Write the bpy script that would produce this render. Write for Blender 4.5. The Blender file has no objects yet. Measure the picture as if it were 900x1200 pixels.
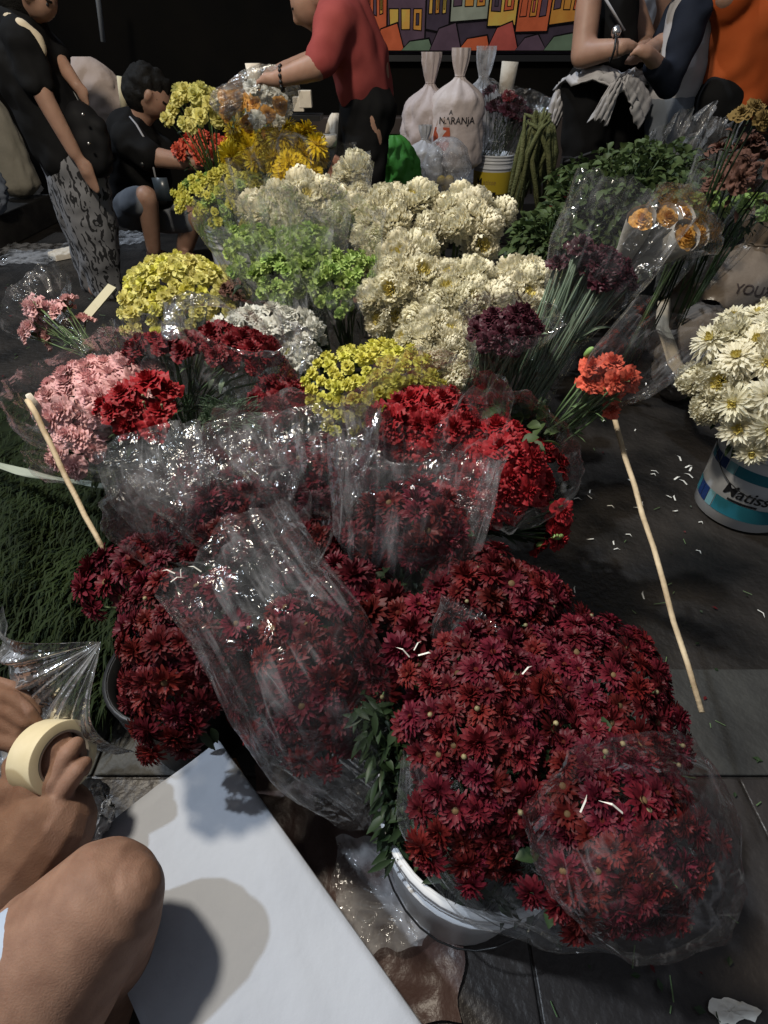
import bpy, bmesh, math, random
import numpy as np
from mathutils import Vector, Matrix, noise
from mathutils.bvhtree import BVHTree

# ------------------------------------------------------------------ camera, light, exposure
SC = bpy.context.scene
COL = SC.collection
H, TH, F = 1.15, math.radians(41.8), 600.0
CT, ST = math.cos(TH), math.sin(TH)
cam = bpy.data.cameras.new("camera")
cam.sensor_fit = 'VERTICAL'; cam.sensor_height = 24.0; cam.lens = 12.0
cam.clip_start = 0.02; cam.clip_end = 300
camo = bpy.data.objects.new("camera", cam); COL.objects.link(camo)
camo.location = (0, 0, H); camo.rotation_euler = (math.pi/2 - TH, 0, 0)
SC.camera = camo

SUN_EL, SUN_AZ = math.radians(58), math.radians(-84)     # weak cool light from the left
w = bpy.data.worlds.new("World"); SC.world = w; w.use_nodes = True
nt = w.node_tree; bg = nt.nodes['Background']
sky = nt.nodes.new('ShaderNodeTexSky'); sky.sky_type = 'NISHITA'; sky.sun_disc = False
sky.sun_elevation = SUN_EL; sky.sun_rotation = SUN_AZ
hs = nt.nodes.new('ShaderNodeHueSaturation'); hs.inputs['Saturation'].default_value = 0.35   # overcast city night
nt.links.new(sky.outputs[0], hs.inputs['Color']); nt.links.new(hs.outputs[0], bg.inputs[0]); bg.inputs[1].default_value = 0.023
sun = bpy.data.lights.new("sun", 'SUN'); sun.energy = 0.85; sun.angle = math.radians(1.6); sun.color = (0.76, 0.87, 1.0)
suno = bpy.data.objects.new("sun", sun); COL.objects.link(suno)
sd = Vector((math.sin(SUN_AZ)*math.cos(SUN_EL), math.cos(SUN_AZ)*math.cos(SUN_EL), math.sin(SUN_EL)))
suno.rotation_euler = sd.to_track_quat('Z', 'Y').to_euler()
# the market lamp hanging above the stall (its shadows show on the white table)
lp = bpy.data.lights.new("market_lamp", 'POINT'); lp.energy = 138; lp.shadow_soft_size = 0.13; lp.color = (1.0, 0.9, 0.74)
lpo = bpy.data.objects.new("market_lamp", lp); COL.objects.link(lpo); lpo.location = (-1.05, 0.95, 3.0)

SC.view_settings.view_transform = 'Standard'; SC.view_settings.look = 'None'
SC.view_settings.gamma = 1.0; SC.view_settings.exposure = 1.15; SC.view_settings.use_curve_mapping = False
SC.render.engine = 'CYCLES'
cy = SC.cycles
cy.max_bounces = 6; cy.diffuse_bounces = 2; cy.glossy_bounces = 2; cy.transmission_bounces = 3
cy.transparent_max_bounces = 20; cy.caustics_reflective = False; cy.caustics_refractive = False
cy.sample_clamp_indirect = 4.0; cy.use_denoising = True
try: cy.denoiser = 'OPENIMAGEDENOISE'
except Exception: pass

# ------------------------------------------------------------------ placing: the survey of the photograph
def ray(px, py):
    dx, dy = (px-450)/F, (600-py)/F
    return Vector((dx, CT+ST*dy, -ST+CT*dy))
CAM = Vector((0, 0, H)); VIEW = Vector((0, CT, -ST))
def at(px, py, z): r = ray(px, py); return CAM + r*((z-H)/r.z)
def atY(px, py, Y): r = ray(px, py); return CAM + r*(Y/r.y)
def atd(px, py, d): return CAM + ray(px, py)*d
def depth(p): return (p-CAM).dot(VIEW)
def m_per_px(p): return depth(p)/F

# ------------------------------------------------------------------ materials
MATS = {}
def N(t, kind, **kw):
    n = t.nodes.new(kind)
    for k, v in kw.items(): setattr(n, k, v)
    return n
def mat(name, col, rough=0.6, spec=0.3, col2=None, scale=8.0, objvar=0.0, hue=0.0, bump=0.0, bscale=60.0, metal=0.0, sss=0.0, trans=0.0, detail=4.0, sharp=None, coat=0.0):
    if name in MATS: return MATS[name]
    m = bpy.data.materials.new(name); m.use_nodes = True; t = m.node_tree
    b = t.nodes['Principled BSDF']; L = t.links.new
    b.inputs['Roughness'].default_value = rough; b.inputs['Specular IOR Level'].default_value = spec
    b.inputs['Metallic'].default_value = metal; b.inputs['Coat Weight'].default_value = coat
    if coat: b.inputs['Coat Roughness'].default_value = 0.15
    c = tuple(col)+(1,)
    tc = N(t, 'ShaderNodeTexCoord')
    src = None
    if col2:
        nz = N(t, 'ShaderNodeTexNoise'); nz.inputs['Scale'].default_value = scale; nz.inputs['Detail'].default_value = detail
        L(tc.outputs['Object'], nz.inputs['Vector'])
        rp = N(t, 'ShaderNodeValToRGB'); a, z = sharp or (0.32, 0.68)
        rp.color_ramp.elements[0].position = a; rp.color_ramp.elements[1].position = z
        rp.color_ramp.elements[0].color = c; rp.color_ramp.elements[1].color = tuple(col2)+(1,)
        L(nz.outputs[0], rp.inputs[0]); src = rp.outputs[0]
    if objvar or hue:
        oi = N(t, 'ShaderNodeObjectInfo'); hs = N(t, 'ShaderNodeHueSaturation')
        mr = N(t, 'ShaderNodeMapRange'); mr.inputs[3].default_value = 1-objvar; mr.inputs[4].default_value = 1+objvar
        L(oi.outputs['Random'], mr.inputs[0]); L(mr.outputs[0], hs.inputs['Value'])
        m2 = N(t, 'ShaderNodeMath', operation='MULTIPLY'); m2.inputs[1].default_value = 7.31; L(oi.outputs['Random'], m2.inputs[0])
        m3 = N(t, 'ShaderNodeMath', operation='FRACT'); L(m2.outputs[0], m3.inputs[0])
        mh = N(t, 'ShaderNodeMapRange'); mh.inputs[3].default_value = 0.5-hue; mh.inputs[4].default_value = 0.5+hue
        L(m3.outputs[0], mh.inputs[0]); L(mh.outputs[0], hs.inputs['Hue'])
        if src: L(src, hs.inputs['Color'])
        else: hs.inputs['Color'].default_value = c
        src = hs.outputs[0]
    if src: L(src, b.inputs['Base Color'])
    else: b.inputs['Base Color'].default_value = c
    if bump:
        n2 = N(t, 'ShaderNodeTexNoise'); n2.inputs['Scale'].default_value = bscale; n2.inputs['Detail'].default_value = 5
        L(tc.outputs['Object'], n2.inputs['Vector'])
        bp = N(t, 'ShaderNodeBump'); bp.inputs['Strength'].default_value = bump; bp.inputs['Distance'].default_value = 0.02
        L(n2.outputs[0], bp.inputs['Height']); L(bp.outputs[0], b.inputs['Normal'])
    if sss:
        b.inputs['Subsurface Weight'].default_value = sss; b.inputs['Subsurface Radius'].default_value = (0.02, 0.008, 0.005)
        b.inputs['Subsurface Scale'].default_value = 0.4
    if trans:
        tr = N(t, 'ShaderNodeBsdfTranslucent'); mx = N(t, 'ShaderNodeMixShader'); mx.inputs[0].default_value = trans
        if src: L(src, tr.inputs[0])
        else: tr.inputs[0].default_value = c
        L(b.outputs[0], mx.inputs[1]); L(tr.outputs[0], mx.inputs[2]); L(mx.outputs[0], t.nodes['Material Output'].inputs[0])
    MATS[name] = m; return m

def film(name, haze=0.06, rough=0.14, gl=1.0, tint=(0.97, 0.97, 0.97), hcol=(0.8, 0.8, 0.82), bscale=26.0, bstr=0.6, crease=.1, fold=.16):
    """thin clear wrapping film: see-through, wrinkled, glossy, a little milky, the haze partly standing in for lamp reflection"""
    if name in MATS: return MATS[name]
    m = bpy.data.materials.new(name); m.use_nodes = True; t = m.node_tree; L = t.links.new
    t.nodes.remove(t.nodes['Principled BSDF']); out = t.nodes['Material Output']
    tc = N(t, 'ShaderNodeTexCoord')
    nz = N(t, 'ShaderNodeTexNoise'); nz.inputs['Scale'].default_value = bscale; nz.inputs['Detail'].default_value = 3; nz.inputs['Distortion'].default_value = 0.8
    L(tc.outputs['Object'], nz.inputs['Vector'])
    bp = N(t, 'ShaderNodeBump'); bp.inputs['Strength'].default_value = bstr; bp.inputs['Distance'].default_value = 0.03
    L(nz.outputs[0], bp.inputs['Height'])
    tr = N(t, 'ShaderNodeBsdfTransparent'); tr.inputs[0].default_value = tint+(1,)
    gg = N(t, 'ShaderNodeBsdfGlossy'); gg.inputs['Roughness'].default_value = rough; L(bp.outputs[0], gg.inputs['Normal'])
    fr = N(t, 'ShaderNodeLayerWeight'); fr.inputs[0].default_value = 0.3
    mu = N(t, 'ShaderNodeMath', operation='MULTIPLY'); mu.inputs[1].default_value = gl; L(fr.outputs[0], mu.inputs[0])
    ad = N(t, 'ShaderNodeMath', operation='ADD'); ad.inputs[1].default_value = 0.012; ad.use_clamp = True; L(mu.outputs[0], ad.inputs[0])
    mx = N(t, 'ShaderNodeMixShader'); L(ad.outputs[0], mx.inputs[0]); L(tr.outputs[0], mx.inputs[1]); L(gg.outputs[0], mx.inputs[2])
    df = N(t, 'ShaderNodeBsdfDiffuse'); df.inputs[0].default_value = hcol+(1,)
    tl = N(t, 'ShaderNodeBsdfTranslucent'); tl.inputs[0].default_value = hcol+(1,)
    hz = N(t, 'ShaderNodeMixShader'); L(df.outputs[0], hz.inputs[1]); L(tl.outputs[0], hz.inputs[2])
    n3 = N(t, 'ShaderNodeTexNoise'); n3.inputs['Scale'].default_value = 14; n3.inputs['Detail'].default_value = 6; L(tc.outputs['Object'], n3.inputs['Vector'])
    mr = N(t, 'ShaderNodeMapRange'); mr.inputs[1].default_value = 0.3; mr.inputs[2].default_value = 0.75
    mr.inputs[3].default_value = haze*0.35; mr.inputs[4].default_value = haze*1.8; L(n3.outputs[0], mr.inputs[0])
    m2 = N(t, 'ShaderNodeMixShader'); L(mr.outputs[0], m2.inputs[0]); L(mx.outputs[0], m2.inputs[1]); L(hz.outputs[0], m2.inputs[2])
    vo = N(t, 'ShaderNodeTexVoronoi', feature='DISTANCE_TO_EDGE'); vo.inputs['Scale'].default_value = bscale*.55
    nd = N(t, 'ShaderNodeTexNoise'); nd.inputs['Scale'].default_value = 9; nd.inputs['Detail'].default_value = 2; L(tc.outputs['Object'], nd.inputs['Vector'])
    va = N(t, 'ShaderNodeVectorMath', operation='MULTIPLY_ADD'); va.inputs[1].default_value = (.09, .09, .09); L(nd.outputs['Color'], va.inputs[0]); L(tc.outputs['Object'], va.inputs[2])
    L(va.outputs[0], vo.inputs['Vector'])
    cm = N(t, 'ShaderNodeMapRange'); cm.inputs[1].default_value = 0; cm.inputs[2].default_value = .035; cm.inputs[3].default_value = crease; cm.inputs[4].default_value = 0; L(vo.outputs['Distance'], cm.inputs[0])  # stress-whitened creases that also paint in their highlights
    n5 = N(t, 'ShaderNodeMath', operation='MULTIPLY'); L(cm.outputs[0], n5.inputs[0])
    nm = N(t, 'ShaderNodeMapRange'); nm.inputs[1].default_value = .48; nm.inputs[2].default_value = .66; L(n3.outputs[0], nm.inputs[0]); L(nm.outputs[0], n5.inputs[1])
    n6 = N(t, 'ShaderNodeMath', operation='ADD'); n6.use_clamp = True; L(mr.outputs[0], n6.inputs[0]); L(n5.outputs[0], n6.inputs[1]); L(n6.outputs[0], m2.inputs[0])
    # pale streaks running up the sheet, painted as highlights on its folds
    m4 = N(t, 'ShaderNodeMapping'); m4.inputs['Scale'].default_value = (13, 1.6, 1); L(tc.outputs['UV'], m4.inputs[0])
    n7 = N(t, 'ShaderNodeTexNoise'); n7.inputs['Scale'].default_value = 1; n7.inputs['Detail'].default_value = 3; L(m4.outputs[0], n7.inputs['Vector'])
    s1 = N(t, 'ShaderNodeMath', operation='SUBTRACT'); s1.inputs[1].default_value = .5; L(n7.outputs[0], s1.inputs[0])
    s2 = N(t, 'ShaderNodeMath', operation='ABSOLUTE'); L(s1.outputs[0], s2.inputs[0])
    s3 = N(t, 'ShaderNodeMapRange'); s3.inputs[1].default_value = 0; s3.inputs[2].default_value = .03; s3.inputs[3].default_value = fold; s3.inputs[4].default_value = 0; L(s2.outputs[0], s3.inputs[0])
    s4 = N(t, 'ShaderNodeMath', operation='MULTIPLY'); L(s3.outputs[0], s4.inputs[0]); s5 = N(t, 'ShaderNodeMapRange'); s5.inputs[1].default_value = .4; s5.inputs[2].default_value = .6; L(n3.outputs[0], s5.inputs[0]); L(s5.outputs[0], s4.inputs[1])
    s6 = N(t, 'ShaderNodeMath', operation='ADD'); s6.use_clamp = True; L(n6.outputs[0], s6.inputs[0]); L(s4.outputs[0], s6.inputs[1]); L(s6.outputs[0], m2.inputs[0])
    hb = N(t, 'ShaderNodeMath', operation='MULTIPLY_ADD'); hb.inputs[1].default_value = 1.2; L(vo.outputs['Distance'], hb.inputs[0]); L(nz.outputs[0], hb.inputs[2]); L(hb.outputs[0], bp.inputs['Height'])
    L(m2.outputs[0], out.inputs[0]); MATS[name] = m; return m

FILM = film('clear_film', 0.022, gl=.34)
FILM_MILK = film('milky_film', 0.035, gl=.42, crease=.13, fold=.2)
FILM_BAG = film('bag_film', 0.10, rough=0.13, gl=1.0, fold=.4, bstr=0.4)
M_RED = mat('dark_red_petal', (0.068, 0.0048, 0.0088), 0.55, 0.25, (0.128, 0.0098, 0.0142), 5, 0.35, 0.012, trans=0.12)
M_REDC = mat('dark_red_disc', (0.05, 0.006, 0.006), 0.8, 0.1, (0.10, 0.02, 0.01), 20, 0.3)
M_REDY = mat('greenish_disc', (0.12, 0.075, 0.035), 0.7, 0.2, objvar=0.4)
M_CARN = mat('red_carnation_petal', (0.22, 0.009, 0.014), 0.55, 0.25, (0.34, 0.018, 0.022), 6, 0.2, trans=0.15)
M_CARND = mat('deep_red_carnation_petal', (0.105, 0.006, 0.01), 0.55, 0.25, (0.18, 0.01, 0.014), 6, 0.25, trans=0.12)
M_CORAL = mat('coral_petal', (0.58, 0.085, 0.05), 0.55, 0.25, (0.7, 0.15, 0.085), 6, 0.15, trans=0.15)
M_PINK = mat('pink_petal', (0.68, 0.36, 0.36), 0.6, 0.2, (0.76, 0.47, 0.45), 6, 0.12, 0.006, trans=0.2)
M_CREAM = mat('cream_petal', (0.93, 0.86, 0.63), 0.6, 0.2, (0.95, 0.91, 0.74), 3, 0.05, 0.004, trans=0.38)
M_CREAMC = mat('cream_yellow_centre', (0.75, 0.6, 0.12), 0.6, 0.2, (0.76, 0.69, 0.36), 4, 0.08, trans=0.2)
M_YEL = mat('lemon_petal', (0.68, 0.64, 0.10), 0.6, 0.2, (0.76, 0.72, 0.2), 4, 0.1, 0.006, trans=0.36)
M_YELP = mat('pale_yellow_petal', (0.7, 0.64, 0.19), 0.6, 0.2, (0.76, 0.72, 0.3), 4, 0.1, 0.006, trans=0.36)
M_GOLD = mat('golden_petal', (0.8, 0.56, 0.02), 0.55, 0.2, (0.85, 0.64, 0.04), 4, 0.1, trans=0.2)
M_WHITE = mat('white_petal', (0.74, 0.73, 0.64), 0.6, 0.2, (0.8, 0.79, 0.73), 5, 0.06, trans=0.2)
M_GREENP = mat('green_petal', (0.3, 0.43, 0.1), 0.55, 0.25, (0.4, 0.53, 0.17), 4, 0.18, 0.01, trans=0.2)
M_PLUM = mat('plum_petal', (0.045, 0.010, 0.017), 0.5, 0.25, (0.075, 0.018, 0.027), 6, 0.25, trans=0.1)
M_ORANGE = mat('orange_rose_petal', (0.66, 0.3, 0.05), 0.55, 0.2, (0.72, 0.4, 0.1), 5, 0.15, trans=0.2)
M_BROWNP = mat('dried_brown_petal', (0.085, 0.045, 0.035), 0.8, 0.1, (0.13, 0.065, 0.048), 5, 0.3)
M_LEAF = mat('leaf_green', (0.016, 0.032, 0.012), 0.5, 0.3, (0.03, 0.052, 0.02), 12, 0.2, trans=0.15)
M_LEAFB = mat('fresh_leaf_green', (0.04, 0.062, 0.022), 0.55, 0.25, (0.075, 0.11, 0.038), 9, 0.2, trans=0.2)
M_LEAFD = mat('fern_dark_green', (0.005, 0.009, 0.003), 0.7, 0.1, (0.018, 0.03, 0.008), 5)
M_STEM = mat('stem_green', (0.09, 0.15, 0.06), 0.45, 0.35, (0.15, 0.22, 0.1), 14)
M_STEMG = mat('grey_green_stem', (0.10, 0.155, 0.095), 0.45, 0.35, (0.17, 0.22, 0.15), 10)
M_AMAR = mat('amaranth_green', (0.075, 0.085, 0.035), 0.8, 0.1, (0.125, 0.13, 0.06), 20, bump=0.6, bscale=150)
M_BUD = mat('green_bud', (0.25, 0.21, 0.11), 0.5, 0.3, objvar=0.3)
M_PETALW = mat('loose_white_petal', (0.7, 0.68, 0.62), 0.6, 0.2)
M_WOOD = mat('pale_stick_wood', (0.3, 0.22, 0.13), 0.65, 0.25, (0.55, 0.44, 0.29), 22, bump=.2, bscale=90)
M_BROWNW = mat('brown_wood', (0.2, 0.09, 0.04), 0.6, 0.3, (0.28, 0.14, 0.06), 12)
M_FLOOR = mat('wet_black_floor', (0.005, 0.0045, 0.004), 0.42, 0.4, (0.032, 0.027, 0.023), 4.5, bump=0.35, bscale=45, detail=9)
M_SLAB = mat('grey_stone_strip', (0.028, 0.027, 0.025), 0.6, 0.3, (0.052, 0.051, 0.046), 7, bump=0.25, bscale=60, detail=9)
M_TILE = mat('dark_stone_tile', (0.017, 0.014, 0.013), 0.42, 0.4, (0.045, 0.038, 0.034), 5, bump=0.25, bscale=50, detail=9)
M_BLACKW = mat('unlit_wall_black', (0.006, 0.006, 0.006), 0.9, 0.05, (0.01, 0.009, 0.008), 2)  # night darkness put into the wall colour
M_BLACKP = mat('black_plastic', (0.012, 0.012, 0.013), 0.4, 0.4)
M_PAPER = mat('white_paper', (0.36, 0.38, 0.425), 0.75, 0.2, (0.42, 0.44, 0.48), 3, bump=0.12, bscale=30)
M_PAPERW = mat('cream_paper', (0.62, 0.55, 0.45), 0.8, 0.15, (0.68, 0.62, 0.53), 6, bump=0.3, bscale=25)
M_PAIL = mat('white_pail_plastic', (0.62, 0.63, 0.65), 0.4, 0.4, (0.5, 0.5, 0.5), 4, detail=8, sharp=(0.45, 0.9))
M_SKIN = mat('skin_tan', (0.27, 0.155, 0.11), 0.5, 0.3, (0.33, 0.195, 0.14), 14, sss=0.12, bump=0.02, bscale=200)
M_SKIND = mat('skin_brown', (0.18, 0.098, 0.068), 0.62, 0.2, (0.27, 0.158, 0.11), 26, sss=0.12, bump=0.14, bscale=420, detail=8)
M_HAIR = mat('black_hair', (0.004, 0.0035, 0.003), 0.65, 0.15, (0.009, 0.008, 0.007), 60, bump=0.5, bscale=200)
M_HAIRB = mat('brown_hair', (0.06, 0.03, 0.018), 0.5, 0.4, (0.1, 0.05, 0.03), 60, bump=0.5, bscale=200)

# ------------------------------------------------------------------ mesh helpers
class MB:
    def __init__(s): s.v = []; s.f = []; s.m = []
    def add(s, vs, fs, mi=0):
        o = len(s.v); s.v.extend([tuple(x) for x in vs])
        for q in fs: s.f.append(tuple(i+o for i in q)); s.m.append(mi)
        return o
    def grid(s, rows, mi=0, closed=False):
        nr, nc = len(rows), len(rows[0]); fs = []
        for i in range(nr-1):
            for j in range(nc if closed else nc-1):
                k = (j+1) % nc
                fs.append((i*nc+j, i*nc+k, (i+1)*nc+k, (i+1)*nc+j))
        s.add([p for r in rows for p in r], fs, mi)
    def tube(s, pts, rads, n=6, mi=0, cap=True, flat=1.0):
        pts = [Vector(p) for p in pts]
        if not hasattr(rads, '__len__'): rads = [rads]*len(pts)
        rows = []; T0 = None
        for i, p in enumerate(pts):
            T = (pts[min(i+1, len(pts)-1)]-pts[max(i-1, 0)]).normalized()
            if T0 is None:
                a = Vector((0, 0, 1)) if abs(T.z) < 0.9 else Vector((1, 0, 0))
                U = T.cross(a).normalized()
            else: U = (U - T*U.dot(T)).normalized()
            V = T.cross(U); T0 = T
            rows.append([p + (U*math.cos(2*math.pi*k/n) + V*flat*math.sin(2*math.pi*k/n))*rads[i] for k in range(n)])
        o = len(s.v); s.grid(rows, mi, True)
        if cap:
            s.f.append(tuple(o+k for k in range(n))[::-1]); s.m.append(mi)
            b = o+(len(pts)-1)*n; s.f.append(tuple(b+k for k in range(n))); s.m.append(mi)
    def box(s, c, h, mi=0, M=None):
        c = Vector(c); vs = []
        for x in (-1, 1):
            for y in (-1, 1):
                for z in (-1, 1):
                    p = Vector((x*h[0], y*h[1], z*h[2])); vs.append(c + (M @ p if M else p))
        s.add(vs, [(0, 1, 3, 2), (4, 6, 7, 5), (0, 4, 5, 1), (2, 3, 7, 6), (0, 2, 6, 4), (1, 5, 7, 3)], mi)
    def sphere(s, c, r, nu=12, nv=8, mi=0, M=None, disp=0, seed=0):
        c = Vector(c); r = (r, r, r) if not hasattr(r, '__len__') else r
        rows = []
        for i in range(nv+1):
            a = math.pi*(0.0005+0.999*i/nv); row = []
            for j in range(nu):
                b = 2*math.pi*j/nu
                d = Vector((math.sin(a)*math.cos(b), math.sin(a)*math.sin(b), math.cos(a)))
                k = 1 + (disp*noise.noise(d*2.2+Vector((seed, 0, 0))) if disp else 0)
                p = Vector((d.x*r[0], d.y*r[1], d.z*r[2]))*k
                row.append(c + (M @ p if M else p))
            rows.append(row)
        s.grid(rows, mi, True)
    def lathe(s, prof, c, n=40, mi=0):
        c = Vector(c)
        s.grid([[c+Vector((r*math.cos(2*math.pi*k/n), r*math.sin(2*math.pi*k/n), z)) for k in range(n)] for r, z in prof], mi, True)
    def mesh(s, name, mats, smooth=True):
        me = bpy.data.meshes.new(name); me.from_pydata(s.v, [], s.f)
        for m in mats: me.materials.append(m)
        if len(mats) > 1: me.polygons.foreach_set('material_index', s.m)
        if smooth: me.polygons.foreach_set('use_smooth', [True]*len(s.f))
        me.update(); return me

def wloc(o):
    p = Vector((0, 0, 0))
    while o is not None: p = p + o.location; o = o.parent
    return p
def obj(name, mb, mats, parent=None, smooth=True, origin=None):
    mats = mats if isinstance(mats, (list, tuple)) else [mats]
    base = wloc(parent) if parent else Vector((0, 0, 0))
    og = Vector(origin) if origin is not None else base
    mb.v = [tuple(Vector(p)-og) for p in mb.v]
    o = bpy.data.objects.new(name, mb.mesh(name, mats, smooth)); COL.objects.link(o)
    o.parent = parent; o.location = og-base
    return o
def tag(o, label=None, cat=None, group=None, kind=None):
    if label: o['label'] = label
    if cat: o['category'] = cat
    if group: o['group'] = group
    if kind: o['kind'] = kind
    return o
def thing(name, label, cat, loc, group=None):
    o = bpy.data.objects.new(name, None); COL.objects.link(o); o.location = loc; o.empty_display_size = 0.05
    return tag(o, label, cat, group)
def structure(name, mb, mats, smooth=False): return tag(obj(name, mb, mats, None, smooth), kind='structure')
def bevel(o, w=0.004, seg=2):
    b = o.modifiers.new('bevel', 'BEVEL'); b.width = w; b.segments = seg; b.limit_method = 'ANGLE'; return o

# ------------------------------------------------------------------ flower heads (unit radius, shared meshes)
def petal(mb, rnd, az, r0, z0, L, e0, e1, wd, mi=0, rows=4, tip=0.5, cup=0.25):
    ca, sa = math.cos(az), math.sin(az); r, z = r0, z0; out = []
    tw = rnd.uniform(-0.4, 0.4); bend = rnd.uniform(-.2, .2)*L
    for i in range(rows):
        t = i/(rows-1); e = e0+(e1-e0)*t
        if i: r += math.cos(e)*L/(rows-1); z += math.sin(e)*L/(rows-1)
        hw = wd*(0.45+0.9*t-0.35*t*t) if t < 0.99 else wd*tip
        row = []
        for k in (-1, 0, 1):
            y = hw*k+bend*t*t; zz = z + (cup*hw*abs(k))*math.cos(e) + tw*hw*k; rr = r - cup*hw*abs(k)*math.sin(e) - (0.12*L*abs(k) if i == rows-1 else 0)
            row.append((rr*ca-y*sa, rr*sa+y*ca, zz))
        out.append(row)
    mb.grid(out, mi)
D = math.radians
def mum(seed, layers, disc=None, rows=4, tip=0.5, cup=0.25, jit=0.12):
    rnd = random.Random(seed); mb = MB()
    for (n, L, e0, e1, wd, r0, z0, mi) in layers:
        off = rnd.random()*6
        for k in range(n):
            j = lambda a: a*(1+rnd.uniform(-jit, jit))
            petal(mb, rnd, off+2*math.pi*(k+rnd.uniform(-.25, .25))/n, r0, z0, j(L), D(e0+rnd.uniform(-9, 9)), D(e1+rnd.uniform(-14, 14)), j(wd), mi, rows, tip, cup)
    if disc: mb.sphere((0, 0, disc[1]), (disc[0], disc[0], disc[0]*0.55), 10, 6, disc[2])
    return mb
def ruffle(seed, rings=6, seg=44, amp=0.12, base=0.1, top=0.55):
    rnd = random.Random(seed); mb = MB()
    for i in range(rings):
        q = i/(rings-1); R = 0.3+0.72*q; el = D(82-72*q)
        k1, k2 = rnd.randint(5, 8), rnd.randint(10, 15); p1, p2, p3 = [rnd.random()*6 for _ in range(3)]
        rows = []
        for t in (0, .35, .7, .9, 1.0):
            row = []
            for s in range(seg):
                a = 2*math.pi*s/seg
                ww = (math.sin(k1*a+p1)*0.6+math.sin(k2*a+p2)*0.5)*amp*t*t*(0.7+q)
                rr = base + (R-base)*t*math.cos(el)**0.5*(1+0.1*math.sin(3*a+p3)*t) + ww*math.sin(el)
                zz = top*(1-0.55*q)*t**0.8*math.sin(el)**0.6 + ww*math.cos(el) - 0.12*q*t*t
                if t == 1.0: rr *= 1+rnd.uniform(-.05, .05); zz += rnd.uniform(-.04, .04)
                row.append((rr*math.cos(a), rr*math.sin(a), zz))
            rows.append(row)
        mb.grid(rows, 0, True)
    return mb
P = {}
P['red'] = [mum(s, [(21, .84, 4, -22, .125, .14, 0, 0), (19, .74, 24, 0, .12, .13, .03, 0), (15, .58, 46, 18, .11, .11, .06, 0), (11, .4, 66, 46, .1, .08, .08, 0)], (.17, .1, 1)).mesh('red_mum', [M_RED, M_REDC]) for s in (1, 2, 3)] \
  + [mum(4, [(20, .84, 10, -10, .12, .14, 0, 0), (17, .72, 32, 10, .12, .13, .03, 0), (13, .5, 55, 35, .11, .11, .06, 0)], (.2, .1, 1)).mesh('red_mum', [M_RED, M_REDY])]
P['redball'] = [mum(s, [(20, .8, -5, -40, .13, .14, 0, 0), (19, .78, 22, -10, .13, .13, .05, 0), (17, .72, 44, 22, .12, .11, .08, 0), (13, .62, 62, 52, .11, .08, .1, 0), (8, .5, 78, 84, .1, .05, .12, 0)]).mesh('red_mum', [M_RED]) for s in (5, 6)]
def ballmum(seed, n, yc=0.0, open_=0.0):
    rnd = random.Random(seed); mb = MB()
    for i in range(n):
        z = 1-1.62*(i+.5)/n; th = math.acos(z)+rnd.uniform(-.07, .07); az = i*2.39996+rnd.uniform(-.12, .12)
        e = 90-math.degrees(th); inner = th < yc
        L = (.62 if not inner else .34)*rnd.uniform(.88, 1.12)*(1+open_*math.sin(th))
        petal(mb, rnd, az, .34*math.sin(th), .34*math.cos(th)*.9, L, D(e-22+rnd.uniform(-8, 8)), D(e+(38 if not inner else 10)+rnd.uniform(-12, 16)), (.125 if not inner else .08), 1 if inner else 0, 5, .7, .45)
    return mb
P['cream'] = [ballmum(s, 190).mesh('cream_mum', [M_CREAM]) for s in (11, 12)]
P['creamy'] = [ballmum(s, 180, .62, .12).mesh('cream_mum', [M_CREAM, M_CREAMC]) for s in (13, 14)]
P['daisyball'] = [mum(s, [(26, .86, -8, -34, .085, .14, 0, 0), (26, .84, 10, -14, .085, .14, .04, 0), (24, .74, 28, 8, .08, .12, .08, 0), (18, .58, 44, 30, .075, .1, .12, 0), (14, .34, 58, 70, .06, .07, .14, 1), (9, .26, 74, 95, .05, .03, .15, 1)], rows=5, tip=.45, cup=.4).mesh('cream_mum', [M_CREAM, M_CREAMC]) for s in (15, 16)]
def pom(nm, m, s, m2=None): return mum(s, [(9, .62, -25, -50, .26, .18, 0, 0), (10, .68, 8, -12, .26, .16, .1, 0), (9, .62, 36, 30, .25, .14, .18, 0), (7, .5, 60, 80, .22, .1, .25, 1 if m2 else 0), (4, .38, 78, 110, .18, .05, .28, 1 if m2 else 0)], rows=4, tip=0.75, cup=0.4).mesh(nm, [m]+([m2] if m2 else []))
P['lemon'] = [pom('lemon_pompon', M_YEL, s) for s in (21, 22, 23)]
P['pale'] = [pom('pale_pompon', M_YELP, s) for s in (24, 25, 26)]
P['green'] = [pom('green_pompon', M_GREENP, s) for s in (27, 28)] + [mum(29, [(9, .8, 0, -30, .2, .1, 0, 0), (9, .8, 30, 10, .2, .1, .05, 0), (7, .7, 55, 45, .18, .08, .1, 0)]).mesh('green_bloom', [M_GREENP])]
P['white'] = [ruffle(s, 6, 40, .15).mesh('white_bloom', [M_WHITE]) for s in (31, 32)]
P['pink'] = [ruffle(s, 6, 44, .13).mesh('pink_carnation', [M_PINK]) for s in (33, 34, 35)]
P['carn'] = [ruffle(s, 6, 44, .14).mesh('red_carnation', [M_CARN]) for s in (36, 37, 38)]
P['carnd'] = [ruffle(s, 6, 44, .14).mesh('dark_carnation', [M_CARND]) for s in (39, 40)]
P['coral'] = [ruffle(s, 6, 44, .14).mesh('coral_carnation', [M_CORAL]) for s in (41, 42)]
P['coralpom'] = [pom('coral_pompon', M_CORAL, s) for s in (43, 44)]
P['plum'] = [ruffle(s, 5, 40, .16).mesh('plum_bloom', [M_PLUM]) for s in (45, 46)]
P['brown'] = [ruffle(s, 5, 40, .18).mesh('dried_bloom', [M_BROWNP]) for s in (47, 48)]
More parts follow.
